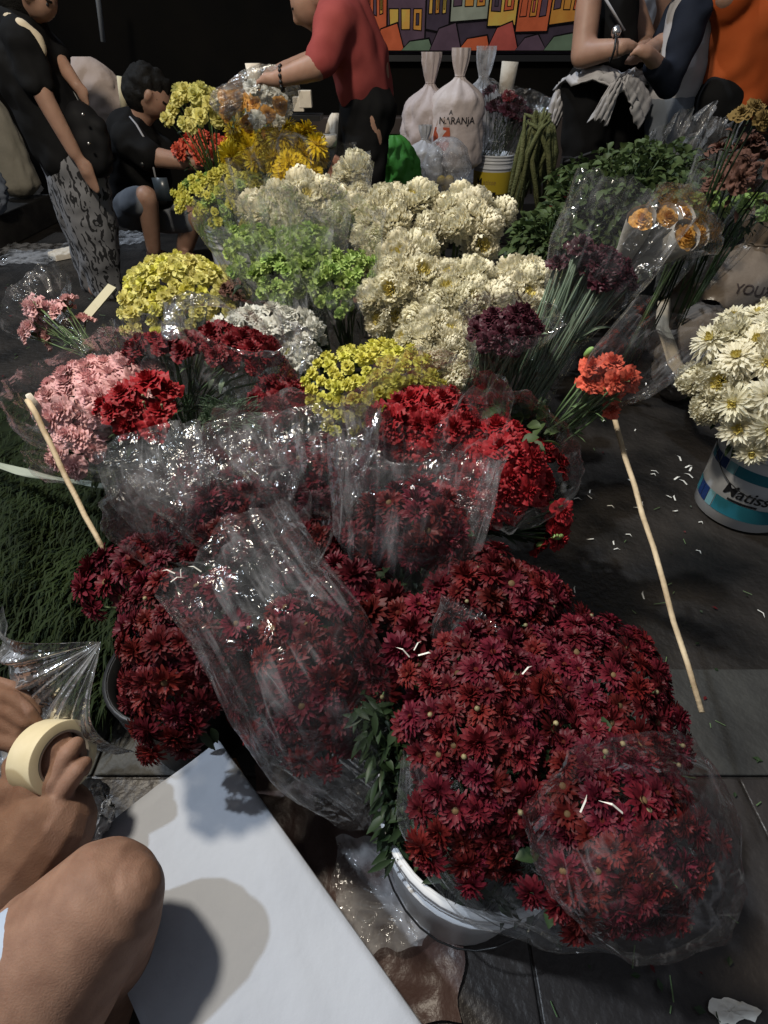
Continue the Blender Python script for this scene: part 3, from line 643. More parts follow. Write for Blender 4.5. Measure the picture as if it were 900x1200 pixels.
# standing woman on the left
def woman_left():
    Y = 3.35; f = Fig(Y); g = f.p((128, 348)); root = thing('person', 'standing woman in black top and patterned black and white trousers, cream scarf', 'person', (g.x, g.y, 0))
    face(f, (36, -8), 27, (.86, .5), None)
    f.chain([(30, 10), (22, 42)], [13, 15])                                        # neck
    f.chain([(22, 40), (35, 110), (80, 180)], [26, 28, 26])                        # trunk under the clothes
    f.chain([(22, 48, -.14), (54, 118, -.16), (88, 180, -.16)], [15, 11, 8])       # near arm
    fingers_px_at(f, (90, 182, -.16), (102, 202, -.16), (112, 222, -.16), 4, 3.0, 3.6)
    f.chain([(40, 48, .14), (66, 66, .1), (90, 100, -.02)], [11, 10, 7])           # far arm, forearm bent to the bag strap
    fingers_px_at(f, (90, 100, -.02), (97, 110, -.02), (101, 122, -.02), 4, 2.6, 3.0)
    f.chain([(95, 190), (115, 270), (128, 342)], [18, 14, 9]); f.chain([(80, 190, .12), (98, 270, .14), (112, 338, .16)], [18, 14, 9])
    foot(f, (128, 345), (22, 3), 8); foot(f, (112, 340), (20, 3), 8)
    flesh('body', f.take(), M_SKIN, root, .011)
    f.chain([(26, 40), (36, 90), (58, 130), (78, 178)], [30, 38, 36, 36]); f.chain([(22, 44, -.13), (44, 96, -.15)], [21, 17]); f.chain([(38, 44, .13), (62, 64, .1)], [20, 17])
    flesh('blouse', f.take(), M_BLKC, root, .014, 5, .02)
    f.chain([(88, 186), (108, 262), (124, 336)], [34, 27, 17]); f.chain([(78, 186, .10), (98, 262, .12), (112, 332, .14)], [30, 24, 16])
    m = bpy.data.materials.new('patterned_cloth'); m.use_nodes = True; t = m.node_tree; L = t.links.new; b = t.nodes['Principled BSDF']; b.inputs['Roughness'].default_value = .9
    tc = N(t, 'ShaderNodeTexCoord'); mp = N(t, 'ShaderNodeMapping'); mp.inputs['Scale'].default_value = (1, 1, .6); L(tc.outputs['Object'], mp.inputs[0])
    vo = N(t, 'ShaderNodeTexVoronoi', distance='MANHATTAN', feature='DISTANCE_TO_EDGE' if False else 'F1'); vo.inputs['Scale'].default_value = 30; L(mp.outputs[0], vo.inputs['Vector'])
    wv = N(t, 'ShaderNodeTexWave'); wv.inputs['Scale'].default_value = 9; wv.inputs['Distortion'].default_value = 9; wv.inputs['Detail Scale'].default_value = 3; L(mp.outputs[0], wv.inputs['Vector'])
    mm = N(t, 'ShaderNodeMath', operation='ADD'); L(vo.outputs['Distance'], mm.inputs[0]); L(wv.outputs['Fac'], mm.inputs[1])
    rp = N(t, 'ShaderNodeValToRGB'); rp.color_ramp.elements[0].position = .98; rp.color_ramp.elements[1].position = 1.12
    rp.color_ramp.elements[0].color = (.012, .012, .014, 1); rp.color_ramp.elements[1].color = (.17, .17, .18, 1); L(mm.outputs[0], rp.inputs[0]); L(rp.outputs[0], b.inputs['Base Color'])
    flesh('trousers', f.take(), m, root, .014, 5, .015)
    f.chain([(30, -14), (20, -2), (12, 4)], [27, 24, 15]); flesh('hair', f.take(), M_HAIR, root, .012, 3, .01)
    f.chain([(6, 24, -.05), (24, 30, -.15), (42, 46, -.12), (48, 60, -.12)], [9, 8, 7, 5]); f.chain([(6, 24, -.05), (14, 14, .1)], [10, 9]); flesh('scarf', f.take(), CLOTH('cream_scarf', (.5, .42, .3), (.58, .5, .38)), root, .01, 4, .015)
    features(f, (36, -8), 27, (.86, .5), root)
    f.Y = 3.2
    b = Fig(3.3); r2 = thing('handbag', 'black shoulder bag hanging at the standing woman\'s side', 'bag', b.p((108, 200)))
    b.chain([(96, 142), (110, 186)], [19, 21]); b.chain([(114, 152), (118, 184)], [13, 15]); flesh('bag_body', b.take(), mat('black_leather', (.006, .006, .007), .75, .2), r2, .012, 5, .015)
    mb = MB(); mb.tube([b.p((96, 125)), b.p((78, 90, .12)), b.p((58, 48, .18)), b.p((40, 34, .17))], .008, 6, flat=.4); obj('strap', mb, M_BLACKP, r2)
    mb = MB(); q = b.p((104, 168, -.13)); mb.sphere(q, .008, 8, 6); q = b.p((97, 134, -.12)); mb.sphere(q, .008, 8, 6); obj('buckle', mb, mat('bright_metal', (.6, .6, .6), .25, .5, metal=1), r2)
def fingers_px_at(f, w3, k3, t3, n, sp, r):
    sv = f.Y; f.Y = sv+w3[2]; fingers_px(f, w3[:2], k3[:2], t3[:2], n, sp, r); f.Y = sv
woman_left()

# crouching man
def crouching():
    Y = 3.85; f = Fig(Y); g = f.p((178, 300)); root = thing('person', 'crouching man in black t-shirt and grey shorts leaning over the flowers', 'person', (g.x, g.y, 0))
    hc, r, fx = (176, 112), 23, (.82, .57)
    face(f, hc, r, fx, None)
    f.chain([(168, 128), (158, 158)], [12, 14]); f.chain([(156, 162), (152, 200), (160, 240)], [24, 25, 24])
    f.chain([(152, 166, -.14), (180, 184, -.18), (232, 192, -.2)], [14, 11, 7]); fingers_px_at(f, (232, 192, -.2), (244, 193, -.2), (256, 197, -.2), 4, 2.4, 3.0)
    f.chain([(172, 168, .14), (206, 186, .1), (240, 186, .05)], [12, 10, 7]); fingers_px_at(f, (240, 186, .05), (251, 187, .05), (262, 191, .05), 4, 2.3, 2.8)
    f.chain([(156, 244, -.06), (172, 232, -.22), (180, 292, -.16)], [17, 13, 8]); foot(f, (180, 298, ), (16, 4), 8)
    f.chain([(168, 246, .1), (226, 254, .04), (214, 300, .12)], [17, 13, 9]); foot(f, (214, 302), (16, 3), 8)
    flesh('body', f.take(), M_SKIN, root, .011)
    f.chain([(156, 162), (150, 196), (156, 236)], [28, 30, 29]); f.chain([(152, 166, -.13), (172, 180, -.17)], [19, 17]); f.chain([(172, 168, .13), (192, 178, .11)], [17, 15])
    f.chain([(176, 190), (184, 225)], [20, 18]); flesh('t_shirt', f.take(), M_BLKC, root, .013, 5, .018)
    f.chain([(152, 246, -.05), (163, 236, -.2)], [22, 17]); f.chain([(166, 248, .1), (218, 256, .05)], [22, 17]); flesh('shorts', f.take(), CLOTH('grey_cloth', (.13, .14, .16), (.17, .18, .2)), root, .013, 5, .012)
    f.chain([(172, 103), (166, 108)], [24, 21]); f.chain([(184, 96), (192, 100)], [13, 9]); flesh('hair', f.take(), M_HAIR, root, .01, 2, .014, .03)
    features(f, hc, r, fx, root)
    f.c((178, 306), (196, 309), 9, 8); flesh('shoe', f.take(), M_BLACKP, root, .01)
    f.c((212, 308, .1), (230, 310, .1), 9, 8); flesh('shoe', f.take(), M_BLACKP, root, .01)
    mb = MB(); mb.tube([f.p((150, 134, -.06)), f.p((160, 146, -.17)), f.p((174, 170, -.2)), f.p((184, 215, -.24))], .006, 6, flat=.3); obj('lanyard', mb, mat('grey_ribbon', (.3, .3, .32), .7, .2), root)
    mb = MB(); q = f.p((190, 222, -.26)); mb.box(q, (.045, .004, .06)); obj('badge', mb, mat('dark_badge', (.03, .04, .05), .3, .5), root)
    mb = MB(); q = f.p((167, 187, -.19)); mb.tube([q+Vector((0, .05, .03)), q+Vector((.015, -.06, -.02))], .012, 8); obj('arm_band', mb, M_BLACKP, root)
crouching()

def red_man():
    Y = 3.15; f = Fig(Y); g = f.p((428, 352)); root = thing('person', 'man in plain red t-shirt and black trousers bending over wrapped flowers', 'person', (g.x, g.y, 0))
    hc, r, fx = (369, -2), 29, (-.85, .52)
    face(f, hc, r, fx, None)
    f.chain([(384, 8), (402, 30)], [17, 20]); f.chain([(406, 34), (424, 80), (432, 124)], [30, 32, 28])
    f.chain([(392, 36, -.2), (372, 78, -.28), (326, 92, -.24)], [18, 14, 9]); fingers_px_at(f, (326, 92, -.24), (314, 92, -.24), (300, 94, -.24), 4, 3, 3.6)
    f.chain([(396, 36, .2), (372, 72, .16), (330, 84, .06)], [16, 13, 9]); fingers_px_at(f, (330, 84, .06), (318, 85, .06), (305, 89, .06), 4, 2.8, 3.4)
    f.chain([(436, 132, -.08), (430, 230, -.06), (436, 346, .02)], [20, 16, 11]); f.chain([(424, 132, .12), (410, 230, .14), (412, 340, .2)], [20, 16, 11])
    foot(f, (430, 352), (-26, 3), 10); foot(f, (408, 344), (-24, 3), 9)
    flesh('body', f.take(), M_SKIN, root, .012)
    f.chain([(406, 30), (420, 70), (430, 108)], [32, 34, 31]); f.chain([(398, 24, -.1), (412, 60, -.1), (424, 108, -.06)], [26, 29, 26]); f.chain([(394, 34, -.18), (377, 68, -.26)], [25, 21]); f.chain([(398, 34, .18), (380, 64, .16)], [22, 18])
    flesh('t_shirt', f.take(), CLOTH('red_cloth', (.21, .04, .038), (.26, .055, .05)), root, .014, 6, .022, .1)
    f.chain([(432, 124, -.04), (428, 200, -.06), (434, 340, .02)], [32, 24, 18]); f.chain([(424, 124, .12), (410, 230, .14), (412, 334, .2)], [28, 22, 17])
    flesh('trousers', f.take(), M_BLKC, root, .014, 5, .02)
    f.chain([(376, -14), (384, -4)], [29, 23]); flesh('hair', f.take(), M_HAIR, root, .011, 2, .012, .03)
    features(f, hc, r, fx, root)
    mb = MB()
    for i in range(13): mb.sphere(f.p((330, 92, -.24))+Vector((0, .042*math.cos(i*.483), .042*math.sin(i*.483))), .008, 8, 6)
    obj('bracelet', mb, M_BLACKP, root)
    f.c((436, 354), (408, 357), 11, 9); flesh('shoe', f.take(), M_BLACKP, root, .011)
red_man()

def right_people():
    # woman in black sleeveless top with a white shirt tied round her waist
    f = Fig(3.3); g = f.p((690, 330)); root = thing('person', 'woman in black sleeveless top with white shirt tied round her waist', 'person', (g.x, g.y, 0))
    face(f, (722, -62), 27, (.75, .6), None)
    f.chain([(716, -40), (708, -14)], [13, 16]); f.chain([(708, -2), (714, 45), (710, 95)], [26, 25, 24])
    f.chain([(690, 4, -.16), (683, 64, -.22), (728, 56, -.36)], [15, 14, 9]); fingers_px_at(f, (728, 56, -.36), (738, 54, -.36), (752, 58, -.36), 4, 3, 3.6)
    f.chain([(738, 2, .1), (758, 55, 0), (748, 62, -.3)], [14, 12, 8]); fingers_px_at(f, (748, 64, -.3), (742, 70, -.34), (732, 74, -.34), 4, 2.6, 3.2)
    f.chain([(690, 105, -.05), (684, 210, -.04), (680, 322, 0)], [20, 15, 11]); f.chain([(730, 105, .05), (732, 210, .05), (734, 318, .05)], [20, 15, 11]); foot(f, (680, 330), (16, 4), 9); foot(f, (734, 326), (16, 4), 9)
    flesh('body', f.take(), M_SKIN, root, .012)
    f.chain([(712, -4), (716, 40), (716, 70)], [31, 30, 28]); f.chain([(722, 0, -.1), (722, 60, -.1)], [22, 22]); flesh('vest', f.take(), M_BLKC, root, .013, 5, .012)
    f.chain([(692, 104, -.04), (684, 200, -.04), (680, 318, 0)], [33, 26, 20]); f.chain([(728, 104, .05), (730, 200, .05), (734, 314, .05)], [32, 26, 20]); flesh('trousers', f.take(), M_BLKC, root, .014, 5, .016)
    def strip(pts, ws, sd, lift=.03):
        mb = MB(); rows = []; P_ = [f.p(p) for p in pts]; n_ = len(P_)-1
        for a in range(29):
            t = a/28*n_; q = min(n_-1, int(t)); u = t-q; c_ = P_[q].lerp(P_[q+1], u); T = (P_[q+1]-P_[q]).normalized(); S = T.cross(VIEW).normalized(); wd = (ws[q]*(1-u)+ws[q+1]*u)*m_per_px(c_)
            rows.append([c_+S*wd*o/6+VIEW*(-lift*math.cos(o/6*1.5)+.016*math.sin(o*1.9+sd+a*.12)+.012*noise.noise(Vector((o*.5, a*.3, sd)))) for o in range(-6, 7)])
        mb.grid(rows); o_ = obj('tied_shirt', mb, CLOTH('white_shirt_cloth', (.36, .35, .36), (.44, .43, .44)), root); o_.modifiers.new('thick', 'SOLIDIFY').thickness = .006
    strip([(662, 106, .08), (676, 94, -.14), (700, 90, -.24), (724, 98, -.29)], [13, 12, 10, 7], 1)
    strip([(724, 98, -.29), (742, 94, -.2), (766, 90, .06)], [7, 11, 13], 2)
    strip([(722, 99, -.31), (712, 120, -.3), (700, 146, -.27)], [6, 9, 11], 3)
    strip([(730, 98, -.3), (744, 112, -.27), (756, 134, -.24)], [8, 15, 17], 4)
    strip([(664, 100, .04), (654, 124, .04), (646, 150, .06)], [10, 9, 5], 5)
    f.c((723, 99, -.30), (729, 101, -.31), 8, 7); flesh('shirt_knot', f.take(), CLOTH('white_shirt_cloth', (.36, .35, .36), (.44, .43, .44)), root, .008, 3, .02, .04)
    f.chain([(716, -72), (706, -50)], [27, 20]); flesh('hair', f.take(), M_HAIRB, root, .012, 2, .012)
    features(f, (722, -62), 27, (.75, .6), root)
    mb = MB(); mb.tube([f.p((708, -4, -.24)), f.p((732, 36, -.26))], .012, 8, flat=.4); obj('strap', mb, mat('grey_ribbon', (.3, .3, .32), .7, .2), root)
    mb = MB(); mb.sphere(f.p((722, 37, -.31)), .022, 10, 6); obj('pin', mb, mat('bright_metal', (.6, .6, .6), .25, .5, metal=1), root)
    mb = MB(); p = f.p((716, 58, -.36)); mb.tube([p+Vector((0, -.03, .04)), p+Vector((.01, .02, .05)), p+Vector((.01, .03, -.02)), p+Vector((0, -.03, -.04)), p+Vector((0, -.045, 0)), p+Vector((0, -.03, .04))], .005, 6); obj('bracelet', mb, M_BLACKP, root)
    # person behind in an open white shirt
    f = Fig(3.7); g = f.p((766, 300)); root = thing('person', 'person in open white shirt standing behind the sleeveless woman', 'person', (g.x, g.y, 0))
    face(f, (775, -50), 24, (-.8, .6), None); f.chain([(772, -30), (768, -6)], [12, 14]); f.chain([(766, 0), (766, 90)], [24, 24])
    f.chain([(752, 6, -.1), (748, 50, -.14), (762, 76, -.24)], [12, 10, 7]); fingers_px_at(f, (762, 76, -.24), (768, 80, -.24), (776, 86, -.24), 4, 2.4, 3)
    f.chain([(786, 8, .1), (794, 60, .1), (790, 104, .06)], [12, 10, 7]); fingers_px_at(f, (790, 104, .06), (790, 112, .06), (790, 122, .06), 4, 2.4, 3)
    f.chain([(758, 100), (756, 200), (756, 296)], [17, 13, 9]); f.chain([(776, 100, .08), (778, 200, .08), (778, 294, .08)], [17, 13, 9]); foot(f, (756, 300), (-14, 4), 8); foot(f, (778, 298), (-14, 4), 8)
    flesh('body', f.take(), M_SKIN, root, .013)
    f.chain([(752, 2), (752, 80)], [22, 22]); f.chain([(782, 2), (780, 80)], [20, 20]); f.chain([(752, 6, -.1), (749, 40, -.13)], [17, 14]); flesh('shirt', f.take(), CLOTH('white_shirt_cloth', (.36, .35, .36), (.44, .43, .44)), root, .013, 4, .02)
    f.chain([(758, 98), (756, 200), (756, 292)], [26, 21, 16]); f.chain([(776, 98, .08), (778, 200, .08), (778, 290, .08)], [26, 21, 16]); flesh('trousers', f.take(), M_BLKC, root, .014, 4, .015)
    f.chain([(780, -56), (790, -30), (784, 10), (776, 28)], [25, 20, 14, 8]); flesh('hair', f.take(), M_HAIRB, root, .012, 2, .015, .03)
    features(f, (775, -50), 24, (-.8, .6), root)
    # raglan jacket
    f = Fig(3.1); g = f.p((795, 340)); root = thing('person', 'person in white raglan top with navy sleeves and pale jeans', 'person', (g.x, g.y, 0))
    face(f, (800, -50), 28, (-.8, .6), None); f.chain([(808, -30), (814, 0)], [14, 16]); f.chain([(816, 6), (806, 60), (792, 112)], [26, 26, 25])
    f.chain([(812, 20, -.18), (786, 94, -.26), (758, 62, -.4)], [15, 11, 8]); fingers_px_at(f, (758, 62, -.4), (750, 58, -.4), (738, 62, -.4), 4, 3, 3.6)
    f.chain([(796, 14, .16), (776, 50, .1), (752, 64, -.1)], [13, 10, 8]); fingers_px_at(f, (756, 62, -.1), (748, 64, -.1), (738, 70, -.1), 4, 2.6, 3.2)
    f.chain([(782, 125), (776, 220), (772, 330)], [20, 15, 11]); f.chain([(800, 125, .1), (800, 220, .1), (800, 326, .1)], [20, 15, 11]); foot(f, (772, 338), (-16, 3), 9); foot(f, (800, 334), (-16, 3), 9)
    flesh('body', f.take(), M_SKIN, root, .012)
    f.chain([(816, 10), (808, 55), (794, 106)], [30, 31, 31]); flesh('top', f.take(), CLOTH('white_shirt_cloth', (.36, .35, .36), (.44, .43, .44)), root, .013, 5, .016)
    f.chain([(812, 16, -.2), (790, 82, -.27), (783, 96, -.26)], [19, 16, 15]); f.chain([(783, 98, -.27), (766, 80, -.34)], [16, 13]); NV = CLOTH('navy_cloth', (.008, .010, .017), (.012, .015, .024)); flesh('sleeve', f.take(), NV, root, .012, 4, .014); f.chain([(800, 12, .18), (780, 46, .12)], [19, 15]); flesh('sleeve', f.take(), NV, root, .012, 4, .014)
    f.chain([(790, 122), (780, 220), (774, 326)], [31, 25, 20]); f.chain([(800, 122, .1), (800, 220, .1), (800, 322, .1)], [30, 25, 20]); flesh('jeans', f.take(), CLOTH('pale_denim', (.11, .125, .15), (.15, .165, .19)), root, .014, 4, .014)
    f.chain([(806, -58), (828, -30), (836, 20), (833, 62)], [27, 20, 14, 8]); flesh('hair', f.take(), M_HAIR, root, .012, 2, .015, .03)
    features(f, (800, -50), 28, (-.8, .6), root)
    # orange t-shirt
    f = Fig(3.0); g = f.p((862, 345)); f.sx = 14; root = thing('person', 'man in bright orange t-shirt and black trousers seen from behind', 'person', (g.x, g.y, 0))
    face(f, (885, -90), 30, (.3, .95), None); f.chain([(880, -66), (874, -30)], [16, 20]); f.chain([(872, -10), (860, 50), (846, 112)], [34, 34, 32])
    f.chain([(905, 0, .12), (912, 70, .1), (900, 130, -.05)], [18, 14, 10]); fingers_px_at(f, (900, 130, -.05), (898, 140, -.05), (895, 154, -.05), 4, 3, 3.8)
    f.chain([(842, -8, -.1), (826, 50, .2), (818, 90, .35)], [17, 13, 9]); fingers_px_at(f, (818, 90, .35), (814, 98, .35), (808, 106, .35), 4, 2.8, 3.4)
    f.chain([(832, 122, -.04), (828, 220, 0), (828, 338, 0)], [24, 18, 13]); f.chain([(862, 122, .05), (866, 220, .05), (868, 336, .05)], [24, 18, 13]); foot(f, (828, 346), (6, -4), 10); foot(f, (868, 344), (6, -4), 10)
    flesh('body', f.take(), M_SKIN, root, .013)
    f.chain([(874, -12), (864, 40), (850, 104)], [42, 42, 38]); f.chain([(846, -6), (846, 40)], [26, 28]); f.chain([(905, 0, .1), (910, 44, .1)], [25, 21]); f.chain([(845, -6, -.08), (832, 30, .08)], [23, 19]); flesh('t_shirt', f.take(), CLOTH('orange_cloth', (.34, .065, .015), (.4, .085, .022)), root, .014, 6, .022, .1)
    f.chain([(832, 118, -.02), (828, 220, 0), (828, 334, 0)], [33, 27, 22]); f.chain([(862, 118, .05), (866, 220, .05), (868, 332, .05)], [33, 27, 22]); flesh('trousers', f.take(), M_BLKC, root, .014, 5, .016)
    f.chain([(885, -100), (878, -84)], [30, 26]); flesh('hair', f.take(), M_HAIR, root, .012, 2, .012)
right_people()

# foreground person with a roll of tape
def taper():
    root = thing('person', 'person in pale blue shorts with bare knee raised, hands on a tape roll', 'person', (-.75, -.2, 0))
    mb = MB()
    def K(pts, rs):
        q = [atd(*p) for p in pts]
        for i in range(len(q)-1): capsule(mb, q[i], q[i+1], rs[i]*m_per_px(q[i]), rs[i+1]*m_per_px(q[i+1]), 44)
    # thigh, knee and the shin folding under it
    K([(-10, 1245, .60), (60, 1130, .62), (118, 1062, .63)], [95, 88, 70])
    K([(110, 1075, .63), (146, 1048, .625)], [66, 44])
    K([(128, 1075, .645), (118, 1120, .72), (92, 1235, .86)], [58, 56, 44])
    # the other leg, outside the picture
    capsule(mb, (-.72, -.1, .16), (-.5, .25, .3), .085, .07); capsule(mb, (-.5, .25, .3), (-.62, .05, .06), .065, .045); capsule(mb, (-.62, .05, .05), (-.6, .2, .035), .04, .03)
    a = atd(92, 1235, .86); capsule(mb, a, (a.x-.03, a.y-.1, .06), .05, .042); capsule(mb, (a.x-.03, a.y-.1, .045), (a.x+.05, a.y+.02, .035), .042, .03)
    # trunk, neck and head left of the camera
    h0 = atd(-10, 1245, .60)
    capsule(mb, (-.72, -.16, .2), (h0.x, h0.y, h0.z), .11, .1); capsule(mb, (-.74, -.2, .22), (-.8, -.12, .62), .15, .17)
    capsule(mb, (-.8, -.12, .66), (-.77, -.06, .78), .06, .055); capsule(mb, (-.76, -.03, .87), (-.74, .0, .84), .098, .085); capsule(mb, (-.72, .06, .84), (-.715, .075, .82), .016, .02)
    # right arm
    wr = atd(22, 988, .74)
    K([(-150, 900, .62), (-90, 1105, .66), (6, 994, .74)], [48, 38, 25]); capsule(mb, (-.8, -.1, .6), atd(-150, 900, .62), .07, .055)
    # right hand: palm, fingers through the roll, index over the edge, thumb outside
    K([(6, 994, .74), (26, 955, .75), (46, 922, .755)], [25, 28, 25]); K([(10, 975, .745), (16, 925, .755)], [20, 20]); K([(26, 975, .742), (62, 916, .75)], [17, 16])
    K([(66, 912, .752), (80, 884, .755), (89, 873, .772), (93, 884, .792)], [13, 10.5, 9.5, 8])
    K([(52, 908, .755), (62, 878, .760), (73, 865, .778), (82, 872, .80)], [13, 10.5, 9.5, 8])
    K([(74, 926, .746), (92, 903, .748), (99, 895, .762), (98, 903, .782)], [12, 9.5, 8.5, 7])
    K([(22, 918, .757), (16, 897, .765), (24, 886, .772), (36, 890, .776)], [16, 12.5, 11, 9])
    K([(38, 908, .757), (46, 886, .757), (53, 868, .768), (62, 861, .788)], [12, 9.5, 8.5, 7])
    # left hand reaching in from the left
    K([(-170, 870, .66), (-95, 800, .72), (-40, 822, .80)], [48, 40, 30]); capsule(mb, (-.86, -.04, .6), atd(-170, 870, .66), .07, .05)
    K([(-45, 822, .80), (-8, 832, .80)], [30, 27]); K([(-45, 832, .80), (-6, 848, .80)], [24, 20])
    K([(-8, 812, .80), (16, 819, .79), (34, 834, .785), (47, 851, .792)], [9.5, 8.5, 7.5, 6])
    K([(-8, 827, .795), (12, 835, .783), (28, 847, .78), (41, 859, .79)], [9.5, 8.5, 7.5, 6])
    K([(-8, 842, .79), (6, 850, .78), (20, 859, .778), (33, 867, .788)], [9.5, 8.5, 7.5, 6])
    K([(-12, 800, .81), (14, 806, .81), (32, 820, .81), (44, 836, .812)], [9, 8, 7, 5.5])
    K([(-34, 858, .79), (-6, 866, .775), (16, 872, .772), (30, 873, .776)], [12, 10.5, 9.5, 7.5])
    flesh('body', mb, M_SKIND, root, .0028, 4)
    mb = MB()
    def K2(pts, rs):
        q = [atd(*p) for p in pts]
        for i in range(len(q)-1): capsule(mb, q[i], q[i+1], rs[i]*m_per_px(q[i]), rs[i+1]*m_per_px(q[i+1]), 44)
    K2([(-50, 1292, .60), (34, 1160, .612)], [112, 98])
    capsule(mb, (-.72, -.16, .2), tuple(h0), .14, .12); capsule(mb, (-.72, -.1, .17), (-.58, .1, .24), .12, .1)
    flesh('shorts', mb, CLOTH('pale_blue_cloth', (.36, .43, .55), (.42, .49, .6)), root, .008, 4, .012)
    mb = MB(); capsule(mb, (-.74, -.2, .24), (-.8, -.12, .62), .17, .19); capsule(mb, (-.8, -.1, .6), (-.78, -.04, .5), .09, .08); capsule(mb, (-.86, -.04, .6), (-.85, .0, .5), .09, .08); flesh('t_shirt', mb, M_BLKC, root, .014, 5, .015)
    mb = MB(); capsule(mb, (-.77, -.04, .9), (-.77, -.06, .88), .1, .095); flesh('hair', mb, M_HAIR, root, .01, 3, .01, .03)
    for s in (-1, 1):
        mb = MB(); mb.sphere((-.742+s*.032, .082, .865), .01, 8, 6); obj('eye', mb, BLK, root)
    mb = MB(); mb.tube([(-.76, .085, .795), (-.725, .085, .795)], .006, 6); obj('lips', mb, mat('lip', (.3, .1, .08), .5, .3), root)
    NAIL = mat('finger_nail', (.42, .27, .21), .3, .5)
    for (px, py, d, ux, uy, sz) in ((91, 886, .787, .2, 1, 8), (84, 878, .792, .9, .5, 7.5), (38, 891, .768, 1, .25, 8), (47, 853, .788, .8, .6, 7), (41, 859, .789, .8, .55, 7), (34, 865, .789, .9, .45, 7), (31, 868, .782, 1, .15, 8)):
        c_ = atd(px, py, d); mp_ = m_per_px(c_); X = Vector((ux, -uy*ST, -uy*CT)).normalized(); Z = (CAM-c_).normalized(); X = (X-Z*X.dot(Z)).normalized(); Y_ = Z.cross(X)
        M_ = Matrix((X, Y_, Z)).transposed(); mb = MB(); mb.sphere(c_+Z*sz*.35*mp_, (sz*.8*mp_, sz*.6*mp_, sz*.28*mp_), 12, 8, 0, M_); obj('finger_nail', mb, NAIL, root.children[0])
    # watch strap and bead bracelet on the right wrist
    T = (atd(26, 955, .75)-atd(-90, 1105, .66)).normalized(); U = T.cross(VIEW).normalized(); V = T.cross(U); c = atd(6, 994, .74)
    R = 27.5*m_per_px(c); mb = MB()
    ring = lambda o, r: [c+T*o+(U*math.cos(a*math.pi/16)+V*math.sin(a*math.pi/16))*r for a in range(32)]
    mb.grid([ring(-.007, R-.004), ring(-.007, R), ring(.007, R), ring(.007, R-.004)], 0, True); obj('wrist_strap', mb, mat('dark_strap', (.03, .03, .032), .6, .3), root)
    mb = MB(); pp = [c+T*.018+(U*math.cos(a*math.pi/11)+V*math.sin(a*math.pi/11))*(R+.001) for a in range(22)]
    for q in pp: mb.sphere(q, .0055, 8, 6)
    obj('bracelet', mb, BLK, root)
taper()
# the roll of tape
axis = (Vector((.90, -.2, .36))).normalized(); c = atd(76, 888, .765)-axis*.026
U = axis.cross(Vector((0, 0, 1))).normalized(); V = axis.cross(U); ro, ri, hw = .053, .036, .026
root = thing('tape_roll', 'roll of cream masking tape held in the seated person\'s hands', 'tape', c)
c = c - axis*.0
rg = lambda o, r: [c+axis*o+(U*math.cos(a*math.pi/32)+V*math.sin(a*math.pi/32))*r for a in range(64)]
mb = MB(); mb.grid([rg(-hw, ri+.003), rg(-hw, ro), rg(hw, ro), rg(hw, ri+.003)], 0, True); bevel(obj('tape', mb, mat('masking_tape', (.6, .51, .32), .55, .3, (.66, .57, .38), 30), root), .001)
mb = MB(); mb.grid([rg(-hw-.001, ri+.0028), rg(-hw-.001, ri), rg(hw+.001, ri), rg(hw+.001, ri+.0028)], 0, True); obj('cardboard_core', mb, mat('grey_cardboard', (.34, .3, .25), .8, .2), root)

# ------------------------------------------------------------------ white-topped low table
ZT = .22
A_, C_, B_ = at(256, 868, ZT), at(80, 1000, ZT), at(490, 1196, ZT)
e1 = (B_-A_); e2 = (C_-A_); Bx = A_+e1*1.28; Dx = Bx+e2
root = thing('low_table', 'low table topped with a sheet of white paper beside the seated person', 'table', (A_+Dx)*.5-Vector((0, 0, ZT)))
mb = MB(); n = 26
up = lambda u, v, dz: A_+e1*1.28*u+e2*v+Vector((0, 0, dz))
rows = []
for i in range(n+1):
    u = i/n; rows.append([up(u, -.012, -.022)]+[up(u, v/n, .003*(1-2*abs(noise.noise(Vector((u*3+4, v/n*2.2, 2)))))**3-.003*math.exp(-((v/n-.93)/.012)**2)+.0025*noise.noise(Vector((u*5, v/n*3, 2)))+.0015*noise.noise(Vector((u*16, v/n*9, 5)))) for v in range(n+1)]+[up(u, 1.012, -.022)])
ext = lambda u: [up(u, -.012, -.022)]+[up(u, v/n, -.022) for v in range(n+1)]+[up(u, 1.012, -.022)]
mb.grid([ext(-.008)]+rows+[ext(1.008)]); obj('paper_cover', mb, M_PAPER, root)
mb = MB(); q = [up(0, 0, -.006), up(1, 0, -.006), up(1, 1, -.006), up(0, 1, -.006)]; lo = [p-Vector((0, 0, .03)) for p in q]
mb.add(q+lo, [(0, 1, 2, 3), (7, 6, 5, 4), (0, 4, 5, 1), (1, 5, 6, 2), (2, 6, 7, 3), (3, 7, 4, 0)]); obj('tabletop', mb, M_BROWNW, root, False)
for u, v in ((.05, .06), (.95, .06), (.05, .94), (.95, .94)):
    p = up(u, v, 0); mb = MB(); mb.box((p.x, p.y, (ZT-.036)/2+.002), (.018, .018, (ZT-.036)/2-.003)); obj('leg', mb, M_BROWNW, root, False)

exec_order_marker = None
